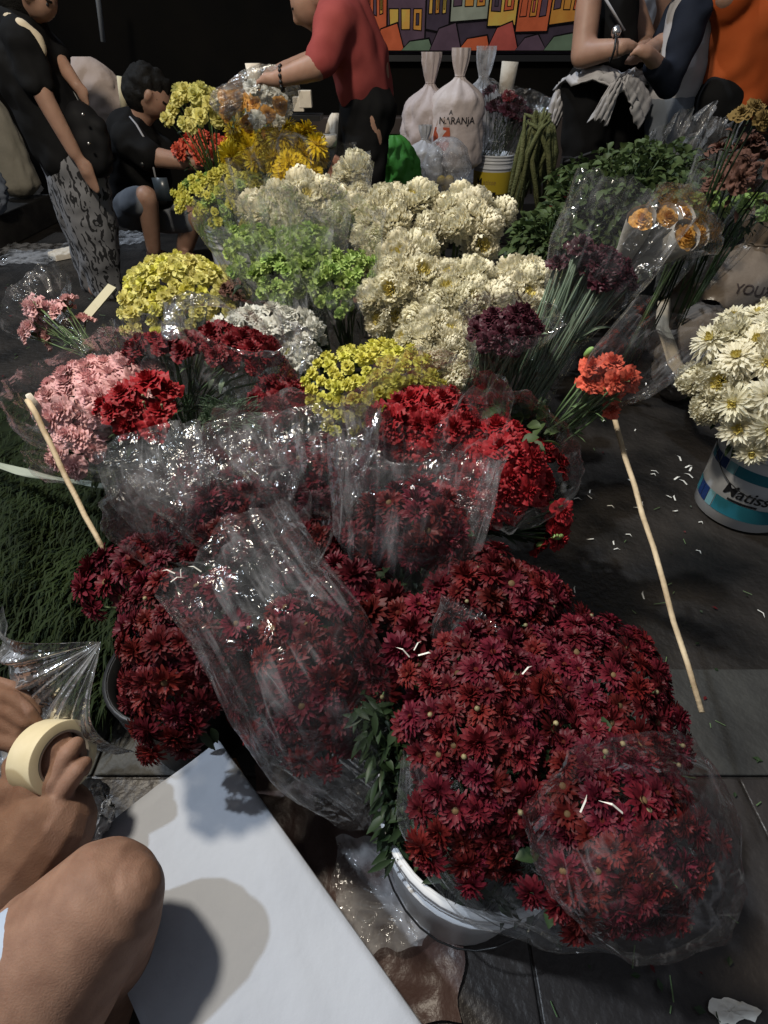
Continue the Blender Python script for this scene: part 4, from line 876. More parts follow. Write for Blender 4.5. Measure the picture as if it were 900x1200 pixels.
# ------------------------------------------------------------------ dark red chrysanthemums in front
G1 = 'dark red chrysanthemum bunches'
RED, RB = P['red']*2+P['redball']*2, P['redball']*3+P['red']
def redb(label, c, half, lean, seed, **kw):
    a = dict(k=1.75, dome=.5, leaves=30, stems=16, seed=seed, drop=.3, jit=.35); a.update(kw)
    hd = a.pop('heads', RED); rp = a.pop('rpx', 26)
    return bunch('chrysanthemum_bunch', label, 'flower bunch', G1, c, half, lean, hd, rp, **a)
redb('dark red chrysanthemum bunch facing the seated person, above the black tub', (196, 770, .5), (94, 122), (-.25, -.75), 1, rpx=22, k=1.8, buds=2)
redb('shaded dark red chrysanthemum bunch next to the dark fern heap', (136, 668, .47), (74, 58), (-.5, -.25), 2, rpx=23)
redb('dark red chrysanthemum bunch inside the largest loose plastic sleeve', (352, 790, .47), (98, 118), (-.15, -.6), 3, rpx=22)
redb('plastic wrapped dark red chrysanthemum bunch behind the largest sleeve', (262, 604, .54), (96, 66), (-.1, -.45), 4, rpx=20, heads=RB, wrap=dict(over=.05, flare=1.1, m=FILM))
redb('plastic wrapped dark red chrysanthemums below the lemon pompons', (350, 548, .56), (96, 58), (0, -.4), 5, rpx=18, heads=RB, wrap=dict(over=.06, flare=1.08, m=FILM_MILK))
redb('small dark red chrysanthemum bunch right of the upright plastic fan', (248, 548, .54), (56, 44), (-.1, -.1), 6, rpx=17, heads=RB)
redb('dark red chrysanthemum bunch in a flared clear sleeve at the middle', (482, 614, .58), (76, 66), (.05, -.5), 7, rpx=21, heads=RB, wrap=dict(over=.085, flare=1.3, m=FILM_MILK, amp=.1, axis=(.12, .5, .8)))
redb('round unwrapped dark red chrysanthemum bunch below the middle flared sleeve', (418, 692, .56), (54, 54), (0, -.4), 8, rpx=24, heads=RB)
redb('dark red chrysanthemum bunch right of the largest plastic sleeve', (484, 752, .54), (80, 76), (.05, -.5), 9, rpx=26, buds=2)
redb('dark red chrysanthemum bunch with pale cut stems on the far right edge', (602, 694, .53), (112, 66), (.3, -.1), 10, rpx=20, k=1.8, buds=8, heads=RB)
redb('dark red chrysanthemum bunch with scattered green buds, beside the bare stone floor', (716, 806, .5), (142, 112), (.35, -.2), 11, rpx=20, k=1.9, buds=6)
redb('large brightest dark red chrysanthemum bunch over the white bucket rim', (576, 880, .57), (114, 152), (.05, -.6), 12, rpx=23, k=1.75, buds=6, leaves=50)
redb('dark red chrysanthemum bunch under clear plastic nearest the bottom edge', (744, 984, .55), (126, 126), (.25, -.6), 13, rpx=23, k=1.75, buds=4)
redb('small wrapped dark red chrysanthemum bunch against the bright red carnations', (480, 514, .57), (64, 48), (.1, -.3), 14, rpx=17, heads=RB, wrap=dict(over=.05, flare=1.2, m=FILM_MILK))
redb('dark red chrysanthemum bunch squeezed between two wrapped bunches at the middle', (378, 622, .53), (68, 62), (0, -.4), 15, rpx=20, heads=RB)
redb('dark red chrysanthemums in the shade behind the brightest bunch', (560, 770, .52), (78, 62), (.1, -.35), 16, rpx=25)

def sheet(name, label, cat, path, seed, m=None, group=None, **kw):
    root = thing(name, label, cat, Vector(path[0][0]), group)
    film_tube('film', root, path, seed, m=m or FILM_MILK, **kw); return root
def pw(px, py, z, a, b): p = at(px, py, z); s = m_per_px(p); return (p, a*s, b*s)
sheet('plastic_sleeve', 'large loose clear plastic sleeve opening towards the upper left', 'plastic sleeve', [pw(425, 925, .30, 48, 50), pw(385, 850, .42, 82, 84), pw(352, 775, .53, 92, 90), pw(300, 700, .60, 84, 62), pw(258, 640, .64, 86, 42)], 21, FILM_MILK, folds=6, amp=.07, ragged=.05, nphi=120, ns=46, fine=.025)
sheet('plastic_sleeve', 'flat upright clear plastic fan beside the pink carnations', 'plastic sleeve', [pw(212, 645, .48, 26, 22), pw(200, 610, .54, 42, 22), pw(186, 565, .60, 56, 16), pw(172, 510, .65, 58, 12)], 22, FILM_MILK, folds=8, amp=.09, ragged=.05)
sheet('plastic_sleeve', 'clear plastic sleeve over the bunch nearest the bottom edge', 'plastic sleeve', [pw(772, 1056, .48, 72, 44), pw(760, 1022, .55, 100, 80), pw(742, 976, .61, 116, 84), pw(720, 920, .66, 110, 60)], 23, FILM, folds=6, amp=.06, ragged=.06, nphi=110, ns=40)
sheet('plastic_sleeve', 'crumpled plastic sleeve hanging over the white bucket rim', 'plastic sleeve', [pw(496, 880, .55, 26, 18), pw(518, 950, .47, 44, 24), pw(572, 1012, .43, 52, 30), pw(650, 1058, .41, 44, 20), pw(718, 1102, .39, 10, 6)], 24, FILM_MILK, folds=9, amp=.16, ragged=.06, fine=.1, nphi=90, ns=60)
sheet('plastic_sleeve', 'crumpled plastic edge folded over the black tub', 'plastic sleeve', [pw(285, 815, .42, 20, 14), pw(320, 858, .39, 24, 16), pw(372, 890, .35, 26, 16), pw(430, 935, .31, 22, 12)], 25, FILM_MILK, folds=9, amp=.2, ragged=.05, fine=.12, nphi=80, ns=60)
sheet('plastic_sleeve', 'flared clear plastic cone rising left of the middle, over the wrapped bunch', 'plastic sleeve', [pw(285, 640, .5, 30, 26), pw(275, 605, .57, 66, 44), pw(262, 560, .63, 92, 52), pw(252, 522, .66, 100, 46)], 28, FILM_MILK, folds=7, amp=.08, ragged=.06, nphi=110, ns=40)
sheet('plastic_sleeve', 'flared clear plastic cone standing just below the lemon pompons', 'plastic sleeve', [pw(372, 600, .52, 30, 26), pw(366, 570, .58, 60, 40), pw(360, 530, .63, 84, 46), pw(356, 502, .65, 90, 40)], 29, FILM_MILK, folds=7, amp=.08, ragged=.06, nphi=110, ns=40)
sheet('plastic_sleeve', 'low clear plastic sleeve among the chrysanthemums left of the middle', 'plastic sleeve', [pw(330, 650, .5, 38, 26), pw(338, 625, .56, 48, 30), pw(345, 600, .6, 52, 28)], 26, FILM, folds=7, amp=.1)
sheet('plastic_sleeve', 'thin clear plastic sleeve caught between two dark red bunches', 'plastic sleeve', [pw(520, 770, .52, 22, 16), pw(540, 735, .57, 30, 16), pw(552, 715, .59, 34, 14)], 27, FILM, folds=9, amp=.14)

# clear bag with radial folds on the left
def radial_bag():
    c = at(118, 752, .46); root = thing('plastic_bag', 'gathered clear plastic bag with radial folds by the tape roll', 'plastic bag', c)
    mb = MB(); rows = []
    tip = at(52, 818, .31); ax = (tip-c); Lx = ax.length; ax.normalize(); U = ax.cross(VIEW).normalized(); V = U.cross(ax)
    if V.dot(VIEW) > 0: V = -V
    for i in range(34):
        t = i/33; row = []
        for j in range(161):
            f = -1.0+2.1*j/160
            fold = math.sin(17*f+2*noise.noise(Vector((f*2, t*1.5, 0))))*.5+math.sin(31*f+1+3*t)*.3+(1-2*abs(noise.noise(Vector((f*4, t*2, 4)))))*.35
            R = Lx*1.15*t**.85*(1+.05*noise.noise(Vector((f*2, 7, 0))))
            d = ax*math.cos(f)+U*math.sin(f)*.8
            lift = .055*math.sin(math.pi*min(1, t*1.02))+.011*fold*(t*(1.15-t)*3)
            row.append(c+d*R+V*lift)
        rows.append(row)
    mb.grid(rows); o = obj('film', mb, FILM_BAG, root); sheet_uv(o.data, 161*0+161, 161, 3)
radial_bag()
for (lab, px, py, z, r, sd) in (('crumpled ball of clear plastic under the tape hand', 85, 960, .24, .05, 3), ('crumpled clear plastic heap on the floor at the far left edge', 8, 880, .22, .06, 5)):
    c = at(px, py, z); mb = MB(); rows = []
    for i in range(41):
        a = math.pi*(.001+.998*i/40); row = []
        for j in range(60):
            b = 2*math.pi*j/60; d = Vector((math.sin(a)*math.cos(b), math.sin(a)*math.sin(b), math.cos(a)*.7))
            k = 1+.35*(1-2*abs(noise.noise(d*2.3+Vector((sd, 0, 0)))))-.2+.2*(1-2*abs(noise.noise(d*5+Vector((0, sd, 0)))))
            row.append(c+d*r*k)
        rows.append(row)
    mb.grid(rows, 0, True); tag(obj('plastic_bag', mb, FILM_BAG, origin=c), lab, 'plastic bag')

# tubs in front
pail('white plastic bucket with ribbed rim under the front chrysanthemums', (at(562, 928, .36).x, at(562, 928, .36).y, 0), .36, .122, .142, M_PAIL, name='bucket')
r = pail('black plastic tub under the bunch facing the seated person', (at(195, 800, .26).x, at(195, 800, .26).y+.03, 0), .27, .1, .115, M_BLACKP, name='tub', cat='tub', handle=False)
r = pail('black plastic tub under the largest plastic sleeve', (at(370, 850, .3).x, at(370, 850, .3).y+.1, 0), .32, .1, .125, M_BLACKP, name='tub', cat='tub', handle=False)
mb = MB(); rnd = random.Random(6)
for i in range(420):
    c0 = at(565, 930, .36); a = rnd.random()*6.283; r = .125*math.sqrt(rnd.random()); p = Vector((c0.x+r*math.cos(a), c0.y+r*math.sin(a), .34+rnd.uniform(-.03, .07)))
    leaf(mb, p, (rnd.uniform(-1, 1), rnd.uniform(-1, 1), rnd.uniform(-.2, .9)), rnd.uniform(.025, .05), rnd.uniform(.003, .008), rnd)
for i in range(60):
    a = rnd.random()*6.283; r = .11*math.sqrt(rnd.random()); p = Vector((c0.x+r*math.cos(a), c0.y+r*math.sin(a), .06)); mb.tube([p, p+Vector((rnd.uniform(-.01, .01), rnd.uniform(-.01, .01), .36))], .003, 5)
tag(obj('foliage', mb, M_LEAF, origin=(c0.x, c0.y, .06)), 'dark chrysanthemum stems and leaves standing inside the white ribbed bucket', 'foliage')
# leaves spilling between the two front tubs
mb = MB(); rnd = random.Random(5)
for i in range(420):
    t = rnd.random(); p = at(440+40*t+rnd.uniform(-22, 22), 820+175*t+rnd.uniform(-15, 15), .50-.14*t+rnd.uniform(-.03, .02))
    leaf(mb, p, (rnd.uniform(-1, 1), rnd.uniform(-1, .6), rnd.uniform(-1, .3)), rnd.uniform(.018, .036), rnd.uniform(.0025, .006), rnd)
for i in range(26):
    t = rnd.random(); p = at(450+50*t, 830+120*t, .5-.1*t); mb.tube([p, p+Vector((rnd.uniform(-.03, .03), rnd.uniform(-.04, .04), -.14))], .0025, 5)
tag(obj('foliage', mb, M_LEAF, origin=at(465, 910, .3)), 'dark green chrysanthemum foliage hanging between the front bucket and black tub', 'foliage')

# ------------------------------------------------------------------ carnations
G2 = 'red carnation bunches'; CA = P['carn']
bunch('carnation_bunch', 'bright red carnation bunch below the lemon pompons\' right edge, in plastic', 'flower bunch', G2, (510, 488, .62), (74, 62), (.1, -.35), CA, 18, 1.6, seed=31, leaves=25, wrap=dict(over=.045, flare=1.0, m=FILM))
bunch('carnation_bunch', 'largest bright red carnation bunch, plastic wrapped, below the plum stems', 'flower bunch', G2, (592, 538, .57), (80, 74), (.2, -.45), CA, 19, 1.6, seed=32, leaves=25, wrap=dict(over=.015, flare=.98, m=FILM))
bunch('carnation_bunch', 'red carnation bunch behind the middle flared sleeve', 'flower bunch', G2, (545, 580, .53), (56, 56), (.1, -.4), CA, 18, 1.5, seed=33, leaves=20)
bunch('carnation_bunch', 'bright red carnation bunch right of the pink carnations', 'flower bunch', G2, (158, 470, .61), (58, 46), (-.1, -.35), CA, 20, 1.25, seed=34, leaves=25, buds=4)
bunch('carnation_bunch', 'dark red carnation bunch in plastic left of the lemon bunch', 'flower bunch', G2, (176, 402, .65), (40, 36), (-.15, .1), P['carnd'], 14, 1.3, seed=35, wrap=dict(over=.03, m=FILM), leaves=15)
bunch('carnation_bunch', 'dark red carnations in a wide clear cone under the white blooms', 'flower bunch', G2, (272, 402, .66), (76, 42), (.25, -.25), P['carnd'], 15, 1.4, seed=36, leaves=30, leaf_m=M_STEMG, neck=at(222, 480, .42), wrap=dict(over=.03, flare=1.05, m=FILM_MILK, r0=.04))
bunch('carnation_bunch', 'shaded dark red carnations beside the fine green stems', 'flower bunch', G2, (326, 464, .58), (44, 44), (0, -.2), P['carnd'], 16, 1.3, seed=37, leaves=25)
def lying(name, label, cat, group, tipc, basec, halfpx, heads, rpx, n, seed, stem_m, film_m=None, spread=1.0, nst=24, over=.05, leaf_n=30, buds=0, leaf_m=None, flat=.6, layers=.35, base_r=.25, r0px=10):
    """a bunch lying or leaning with its stems in sight"""
    rnd = random.Random(seed); T, B = [at(*q_) if len(q_) == 3 and not isinstance(q_, Vector) else Vector(q_) for q_ in (tipc, basec)]; W = (T-B).normalized(); mp = m_per_px(T)
    U = W.cross(VIEW).normalized(); V = W.cross(U); L = (T-B).length; R = rpx*mp
    root = thing(name, label, cat, B, group); hp = []
    for i in range(n):
        r = math.sqrt((i+.5)/n); f = i*2.4+seed
        pos = T + U*halfpx*mp*r*math.cos(f)*.9 + V*halfpx*mp*flat*r*math.sin(f) - W*L*layers*rnd.random()*(.3+.7*r)
        nr = W*1.0 + (U*math.cos(f)+V*math.sin(f))*spread*r - VIEW*.8 + Vector([rnd.uniform(-.3, .3) for _ in range(3)])
        head(rnd.choice(heads), root, pos, nr, R*rnd.uniform(.85, 1.12), rnd); hp.append((pos, nr))
    mb = MB()
    for i in range(nst):
        pos = rnd.choice(hp)[0] + U*rnd.uniform(-.4, .4)*R + V*rnd.uniform(-.4, .4)*R
        q = B + U*rnd.uniform(-1, 1)*halfpx*mp*base_r + V*rnd.uniform(-1, 1)*halfpx*mp*base_r*flat
        b = Vector([rnd.uniform(-.006, .006) for _ in range(3)])
        mb.tube([q, q.lerp(pos, .5)+b, pos], .0021, 5)
    obj('stems', mb, stem_m, root)
    if leaf_n:
        mb = MB()
        for i in range(leaf_n):
            pos = rnd.choice(hp)[0]; p = B.lerp(pos, rnd.uniform(.1, .9))
            leaf(mb, p, W*1.2+Vector([rnd.uniform(-.7, .7) for _ in range(3)]), rnd.uniform(.03, .07), rnd.uniform(.003, .008), rnd)
        obj('leaves', mb, leaf_m or stem_m, root)
    for i in range(buds):
        pos = rnd.choice(hp)[0]+U*rnd.uniform(-1, 1)*R+V*rnd.uniform(-1, 1)*R-VIEW*R*.5
        mb = MB(); mb.sphere(pos, (.007, .007, .013), 8, 6, 0, W.to_track_quat('Z', 'Y').to_matrix()); obj('bud', mb, mat('fresh_bud', (.2, .33, .1), .5, .3), root)
    if film_m:
        h = halfpx*mp
        film_tube('plastic_wrap', root, [(B-W*.02, h*base_r*1.2, h*base_r*1.0), (B.lerp(T, .5), h*(.3+base_r*.6), h*flat*(.4+base_r*.6)), (T, h*1.12+R*.3, h*flat*1.12+R*.3), (T+W*over, h*1.2+R*.3, h*flat*1.1+R*.3)], seed, 7, .06, .06, m=film_m)
    return root
lying('carnation_bunch', 'small loose bunch of bright red carnations lying towards the bare floor', 'flower bunch', G2, (664, 606, .46), (556, 622, .44), 34, CA, 17, 9, 41, M_LEAF, None, over=.0, nst=12, leaf_n=30, buds=6, leaf_m=M_LEAF)
G3 = 'pink carnation bunches'; PK = P['pink']
bunch('carnation_bunch', 'large pink carnation bunch on the left', 'flower bunch', G3, (102, 450, .58), (90, 62), (-.2, -.3), PK, 17, 1.35, seed=51, leaves=25, wrap=dict(over=.0, flare=1.03, m=FILM))
bunch('carnation_bunch', 'lower pink carnation bunch facing the dark fern heap', 'flower bunch', G3, (84, 520, .48), (40, 46), (-.4, -.9), PK, 16, 1.25, seed=52, leaves=20, wrap=dict(over=.02, m=FILM))
lying('carnation_bunch', 'small pale pink carnation bunch leaning to the upper left', 'flower bunch', G3, (44, 358, .52), (104, 412, .42), 38, PK, 14, 13, 53, M_STEM, FILM, over=.03, nst=22, leaf_n=40, layers=.55)

# ------------------------------------------------------------------ pompons, white blooms and green bunches
G4 = 'yellow pompon bunches'
bunch('pompon_bunch', 'dense bright lemon pompon bunch at the centre', 'flower bunch', G4, (443, 447, .63), (92, 80), (0, -.55), P['lemon'], 10.8, 1.9, seed=61, leaves=70, dome=.6, warp=.08, nmax=100)
bunch('pompon_bunch', 'pale lemon pompon bunch behind the pink carnations', 'flower bunch', G4, (200, 330, .63), (82, 66), (-.1, -.35), P['pale']+P['lemon'][:1], 11.5, 1.9, seed=62, leaves=50, dome=.7, warp=.08)
bunch('pompon_bunch', 'yellow green pompon bunch in a white bucket by the crouching man', 'flower bunch', G4, (264, 222, .63), (66, 36), (0, -.6), P['lemon']+P['green'][:1], 7.5, 1.9, seed=63, leaves=70, dome=.9, drop=.25, warp=.1, jit=.6)
p = at(268, 222, .6); pail('white bucket holding the yellow green pompons by the crouching man', (p.x-.015, p.y, 0), .42, .125, .15, M_PAIL, handle=False)
G5 = 'white bloom bunches'
bunch('stock_bunch', 'bunch of ruffled white blooms above the dark red cone', 'flower bunch', G5, (312, 372, .64), (74, 34), (0, -.1), P['white'], 14, 1.3, seed=64, leaves=25)
bunch('stock_bunch', 'ruffled white blooms right of the dark red cone', 'flower bunch', G5, (352, 392, .6), (34, 44), (.1, -.3), P['white'], 14, 1.2, seed=65, leaves=20)
G6 = 'green pompon bunches'
for lab, c, h, sd, wr in (
    ('wrapped green pompon bunch at the left of the green row', (300, 290, .76), (38, 30), 71, FILM),
    ('wrapped green pompon bunch behind, touching the cream chrysanthemums', (356, 284, .77), (40, 26), 72, FILM_MILK),
    ('wrapped green pompon bunch at the front of the green row', (334, 318, .73), (42, 32), 73, FILM),
    ('wrapped green pompon bunch under the leftmost cream flower heads', (396, 320, .73), (38, 38), 74, FILM)):
    bunch('pompon_bunch', lab, 'flower bunch', G6, c, (h[0]+4, h[1]+8), (0, -.65), P['green'], 10.5, 1.8, seed=sd, leaves=18, leaf_m=M_LEAF, jit=.5, wrap=dict(over=.10, flare=1.25, m=wr, amp=.1, ragged=.12), drop=.34)
bunch('dried_flower_bunch', 'small dull brown bunch beside the pale lemon pompons', 'flower bunch', None, (272, 334, .62), (17, 26), (0, -.1), P['brown'], 9, 1.2, seed=75, leaves=25)
# fine green stems tuft
mb = MB(); rnd = random.Random(3); c0 = at(262, 500, .46)
for i in range(330):
    q = c0+Vector((rnd.uniform(-.05, .06), rnd.uniform(-.03, .03), rnd.uniform(-.06, .02)))
    t = at(232+rnd.random()*78, 462+rnd.random()*44, .58+rnd.uniform(-.03, .04)); mb.tube([q, q.lerp(t, .6)+Vector((0, 0, .015)), t], [.0018, .0015, .0008], 4, cap=False)
tag(obj('stem_bunch', mb, M_STEMG, origin=c0), 'tuft of fine grey green stems below the dark red cone', 'stem bunch')

# ------------------------------------------------------------------ cream chrysanthemums
G7 = 'cream chrysanthemum bunches'; CR = P['cream']*3+P['creamy']; CY = P['cream']+P['creamy']
def cream(label, c, half, lean, seed, rpx=27, k=1.75, **kw):
    a = dict(dome=.5, leaves=18, stems=14, drop=.42, jit=.3, stemr=.004, warp=.12); a.update(kw); hd = a.pop('heads', CR)
    bunch('chrysanthemum_bunch', label, 'flower bunch', G7, c, half, lean, hd, rpx, k, seed=seed, **a)
cream('tall cream chrysanthemum bunch at the back left of the cream mass', (352, 238, .80), (70, 50), (0, -.35), 81, 22, wrap=dict(over=.06, flare=1.15, m=FILM))
cream('pair of cream chrysanthemums standing highest against the black trousers', (412, 206, .83), (22, 34), (0, -.7), 82, 21, 1.0, leaves=8)
cream('cream chrysanthemum bunch at the top middle of the cream mass', (466, 250, .80), (64, 58), (0, -.35), 83, 22)
cream('cream chrysanthemum bunch with the topmost right heads', (548, 254, .79), (60, 54), (.1, -.3), 84, 23)
cream('cream chrysanthemum bunch with yellow centres facing the camera', (474, 326, .72), (64, 72), (-.1, -.65), 85, 23, heads=CY)
cream('cream chrysanthemum bunch right above the lemon pompons', (544, 350, .70), (64, 76), (.1, -.6), 86, 23, heads=CY)
cream('cream chrysanthemum bunch farthest right, behind the plum bunches', (612, 334, .70), (52, 44), (.15, -.2), 87, 21)
cream('low cream chrysanthemum bunch between lemon pompons and plum blooms', (514, 406, .66), (50, 50), (0, -.6), 88, 21, heads=CY)
G8 = 'cream daisy chrysanthemums in the pail'
c = at(884, 448, .62)
bunch('chrysanthemum_bunch', 'cream chrysanthemums with yellow centres in the teal banded pail', 'flower bunch', None, (902, 432, .53), (84, 108), (-.5, -.9), P['daisyball']*2+P['creamy']+P['cream'], 27, 1.7, seed=89, leaves=30, neck=L0+Vector((-.02, -.02, .2)), dome=.6, stemr=.004, warp=.08)

# ------------------------------------------------------------------ plum and coral wrapped bunches on the right
G9 = 'plum coloured bunches'
lying('celosia_bunch', 'tall plum bunch in a long clear sleeve of pale stems', 'flower bunch', G9, (708, 296, .88), (600, 505, .52), 52, P['plum'], 15, 26, 91, M_STEMG, FILM, nst=100, over=.10, leaf_n=60, layers=.14, base_r=.42, flat=.6)
lying('celosia_bunch', 'shorter plum bunch with upright stems beside the cream chrysanthemums', 'flower bunch', G9, (596, 378, .78), (566, 470, .56), 46, P['plum'], 13, 22, 92, M_STEMG, FILM, nst=90, over=.02, leaf_n=30, layers=.15, base_r=.75, flat=.6)
lying('carnation_bunch', 'coral carnations in a pointed clear sleeve above the long stick', 'flower bunch', None, (736, 430, .75), (640, 518, .53), 36, P['coral'], 16, 12, 93, M_STEM, FILM, nst=26, over=.10, leaf_n=40, layers=.42, buds=2, base_r=.5)
mb = MB(); rnd = random.Random(14)
for i in range(120):
    p = at(rnd.uniform(560, 640), rnd.uniform(470, 520), rnd.uniform(.5, .6)); leaf(mb, p, (rnd.uniform(-1, 1), rnd.uniform(-1, 1), rnd.uniform(-.4, .8)), .04, .012, rnd)
tag(obj('foliage', mb, M_LEAFB, origin=at(600, 500, .5)), 'green leaves at the foot of the tall plum stems', 'foliage')

# ------------------------------------------------------------------ background flowers
bunch('chrysanthemum_bunch', 'ivory flower bunch above the crouching man\'s hands', 'flower bunch', None, (226, 120, .98), (37, 37), (0, -.5), P['pale'], 11, 1.5, seed=101, leaves=20, drop=.5, jit=.6)
bunch('carnation_bunch', 'coral pompon bunch under the crouching man\'s hands', 'flower bunch', None, (240, 170, .76), (44, 24), (0, -.5), P['coralpom'], 9, 1.5, seed=102, leaves=40, drop=.4)
G10 = 'golden spider chrysanthemum bunches'
bunch('chrysanthemum_bunch', 'golden spider chrysanthemum bunch on the left of the pair', 'flower bunch', G10, (300, 164, .80), (46, 40), (0, -.6), P['gold'], 16, 2.6, seed=103, leaves=20, drop=.4, jit=.5)
bunch('chrysanthemum_bunch', 'golden spider chrysanthemum bunch on the right of the pair', 'flower bunch', G10, (344, 180, .78), (40, 46), (0, -.6), P['gold'], 16, 2.6, seed=104, leaves=20, drop=.4, jit=.5)
lying('rose_bunch', 'orange and pale roses wrapped in paper and plastic before the red shirted man', 'flower bunch', None, (306, 116, 1.0), (318, 160, .78), 36, P['orose']+P['white'], 9, 22, 105, M_STEM, FILM, nst=26, over=.02, leaf_n=90, base_r=.7)
lying('rose_bunch', 'paper wrapped orange roses leaning beside the ivory bunch', 'flower bunch', None, (266, 118, 1.0), (276, 156, .82), 14, P['orose'], 9, 4, 106, M_STEM, FILM_MILK, nst=8, over=.04, leaf_n=10, base_r=.8)
lying('flower_bunch', 'mixed red flowers wrapped in clear plastic in the yellow pail', 'flower bunch', None, L1+Vector((.10, 0, hy+.36)), L1+Vector((0, 0, hy-.06)), 34, P['carnd']+P['plum'], 9, 14, 107, M_LEAF, FILM, nst=40, over=.05, leaf_n=80, base_r=.5)
def paper_roll(label, pts, r, m, name='paper_roll', cat='paper roll'):
    mb = MB(); mb.tube(pts, [r, r*1.15], 14); rot = obj(name, mb, m, origin=pts[0]); tag(rot, label, cat); return rot
paper_roll('pale paper tube standing up from the wrapped roses', [atY(300, 104, 3.1), atY(296, 74, 3.1)], .03, M_PAPERW)
paper_roll('pale paper tube standing behind the yellow pail flowers', [atY(592, 110, 5.2), atY(598, 72, 5.2)], .055, M_PAPERW)
# paper wrapped yellow roses on the right: five paper cones
base = at(716, 330, .56); rt = thing('rose_bunch', 'yellow roses each rolled in white paper, lying by the leafy bush', 'flower bunch', base)
rnd = random.Random(9)
for (px, py, z, r) in ((752, 256, .80, 14), (783, 254, .80, 15), (803, 250, .80, 13), (804, 276, .76, 16), (820, 272, .76, 14)):
    t = at(px, py, z); s = m_per_px(t); b = base+(t-base)*.28; mb = MB(); W = (t-b).normalized(); U = W.cross(VIEW).normalized(); V = W.cross(U); rows = []
    for i in range(13):
        q = i/12; rr = r*s*(.75+.42*q); rows.append([b.lerp(t+W*.004, q)+(U*math.cos(a*.2618)+V*math.sin(a*.2618))*rr*(1+.05*math.sin(3*a*.2618+q*5)+(.06*noise.noise(Vector((a*.7, q*4, px))))) for a in range(24)])
    mb.grid(rows, 0, True); obj('paper_cone', mb, mat('rose_paper', (.42, .39, .35), .75, .2, (.5, .47, .42), 8, bump=.15, bscale=40), rt)
    head(rnd.choice(P['orose']), rt, t-W*.006, W-VIEW*.2, r*s*.95, rnd)
film_tube('plastic_wrap', rt, [(base, .03, .03), (at(752, 300, .66), .07, .05), (at(790, 268, .78), .10, .05), (at(806, 254, .84), .11, .05)], 9, 7, .07, .05, m=FILM)

# leafy bush
def leafy(name, label, cat, blobs, n, seed, m, L=.06, stem=True):
    rnd = random.Random(seed); mb = MB(); st = MB(); gl = blobs[0][0]
    for (c, R, kk) in blobs:
        for i in range(int(n*kk)):
            d = Vector((rnd.gauss(0, 1), rnd.gauss(0, 1), rnd.gauss(0, 1))).normalized()
            if d.z < -.45: d.z = -d.z
            q = Vector((d.x*R[0], d.y*R[1], d.z*R[2]))*(rnd.random()**.35)*(1+.25*noise.noise(d*2.5+Vector((seed, 0, 0))))
            p = c+q; leaf(mb, p, d+Vector([rnd.uniform(-.9, .9) for _ in range(3)])+Vector((0, 0, -.1)), L*rnd.uniform(.6, 1.25), L*rnd.uniform(.28, .4), rnd, 0, .4)
            if i % 9 == 0: st.tube([Vector((c.x+q.x*.25, c.y+q.y*.25, max(.02, c.z-R[2]*1.1))), c+q*.5, p], .003, 4)
    rt = thing(name, label, cat, (gl.x, gl.y, 0)); obj('leaves', mb, m, rt); obj('stems', st, M_LEAF, rt); return rt
b1 = atY(722, 262, 2.35); b2 = atY(640, 300, 2.15); b3 = atY(765, 232, 2.6)
leafy('leafy_bush', 'big leafy green bunch of foliage on the right behind the roses', 'foliage', [(b1, (.34, .26, .24), 1), (b2, (.16, .18, .15), .3), (b3, (.26, .24, .18), .5)], 3000, 5, M_LEAFB, .042)
# hanging amaranth
root = thing('amaranth_bunch', 'long hanging green amaranth tassels between the yellow pail and leafy bush', 'flower bunch', atY(625, 240, 2.9)); rnd = random.Random(21)
for i in range(30):
    x = 604+rnd.uniform(0, 42); Y = 2.9+rnd.uniform(-.12, .12); top = atY(628+rnd.uniform(-14, 18), 132+rnd.uniform(-6, 14), Y)
    bot = atY(x-(10 if x < 625 else -2)+rnd.uniform(-6, 6), rnd.uniform(200, 262), Y); mid = top.lerp(bot, .45)+Vector((rnd.uniform(-.05, .05), rnd.uniform(-.04, .04), .02))
    pts = [top, top.lerp(mid, .5)+Vector((0, 0, .03)), mid, mid.lerp(bot, .5), bot]; mb = MB(); mb.tube(pts, [.004, .009, .012, .011, .004], 8); obj('tassel', mb, M_AMAR, root)
# red cylinder behind
p = atY(652, 250, 3.0); mb = MB(); mb.lathe([(.001, 0), (.075, .0), (.085, .03), (.085, .55), (.06, .63), (.03, .66), (.03, .72), (.001, .72)], (p.x, p.y, 0), 28)
root = thing('fire_extinguisher', 'tall dark red cylinder standing half hidden behind the hanging amaranth', 'cylinder', (p.x, p.y, 0)); obj('tank', mb, mat('dark_red_enamel', (.16, .02, .012), .4, .4, (.2, .03, .02), 7), root)
mb = MB(); mb.box((p.x, p.y, .75), (.025, .02, .03)); mb.tube([(p.x-.02, p.y-.03, .76), (p.x+.1, p.y-.04, .8)], .008, 6); bevel(obj('valve', mb, M_BLACKP, root, False), .005)

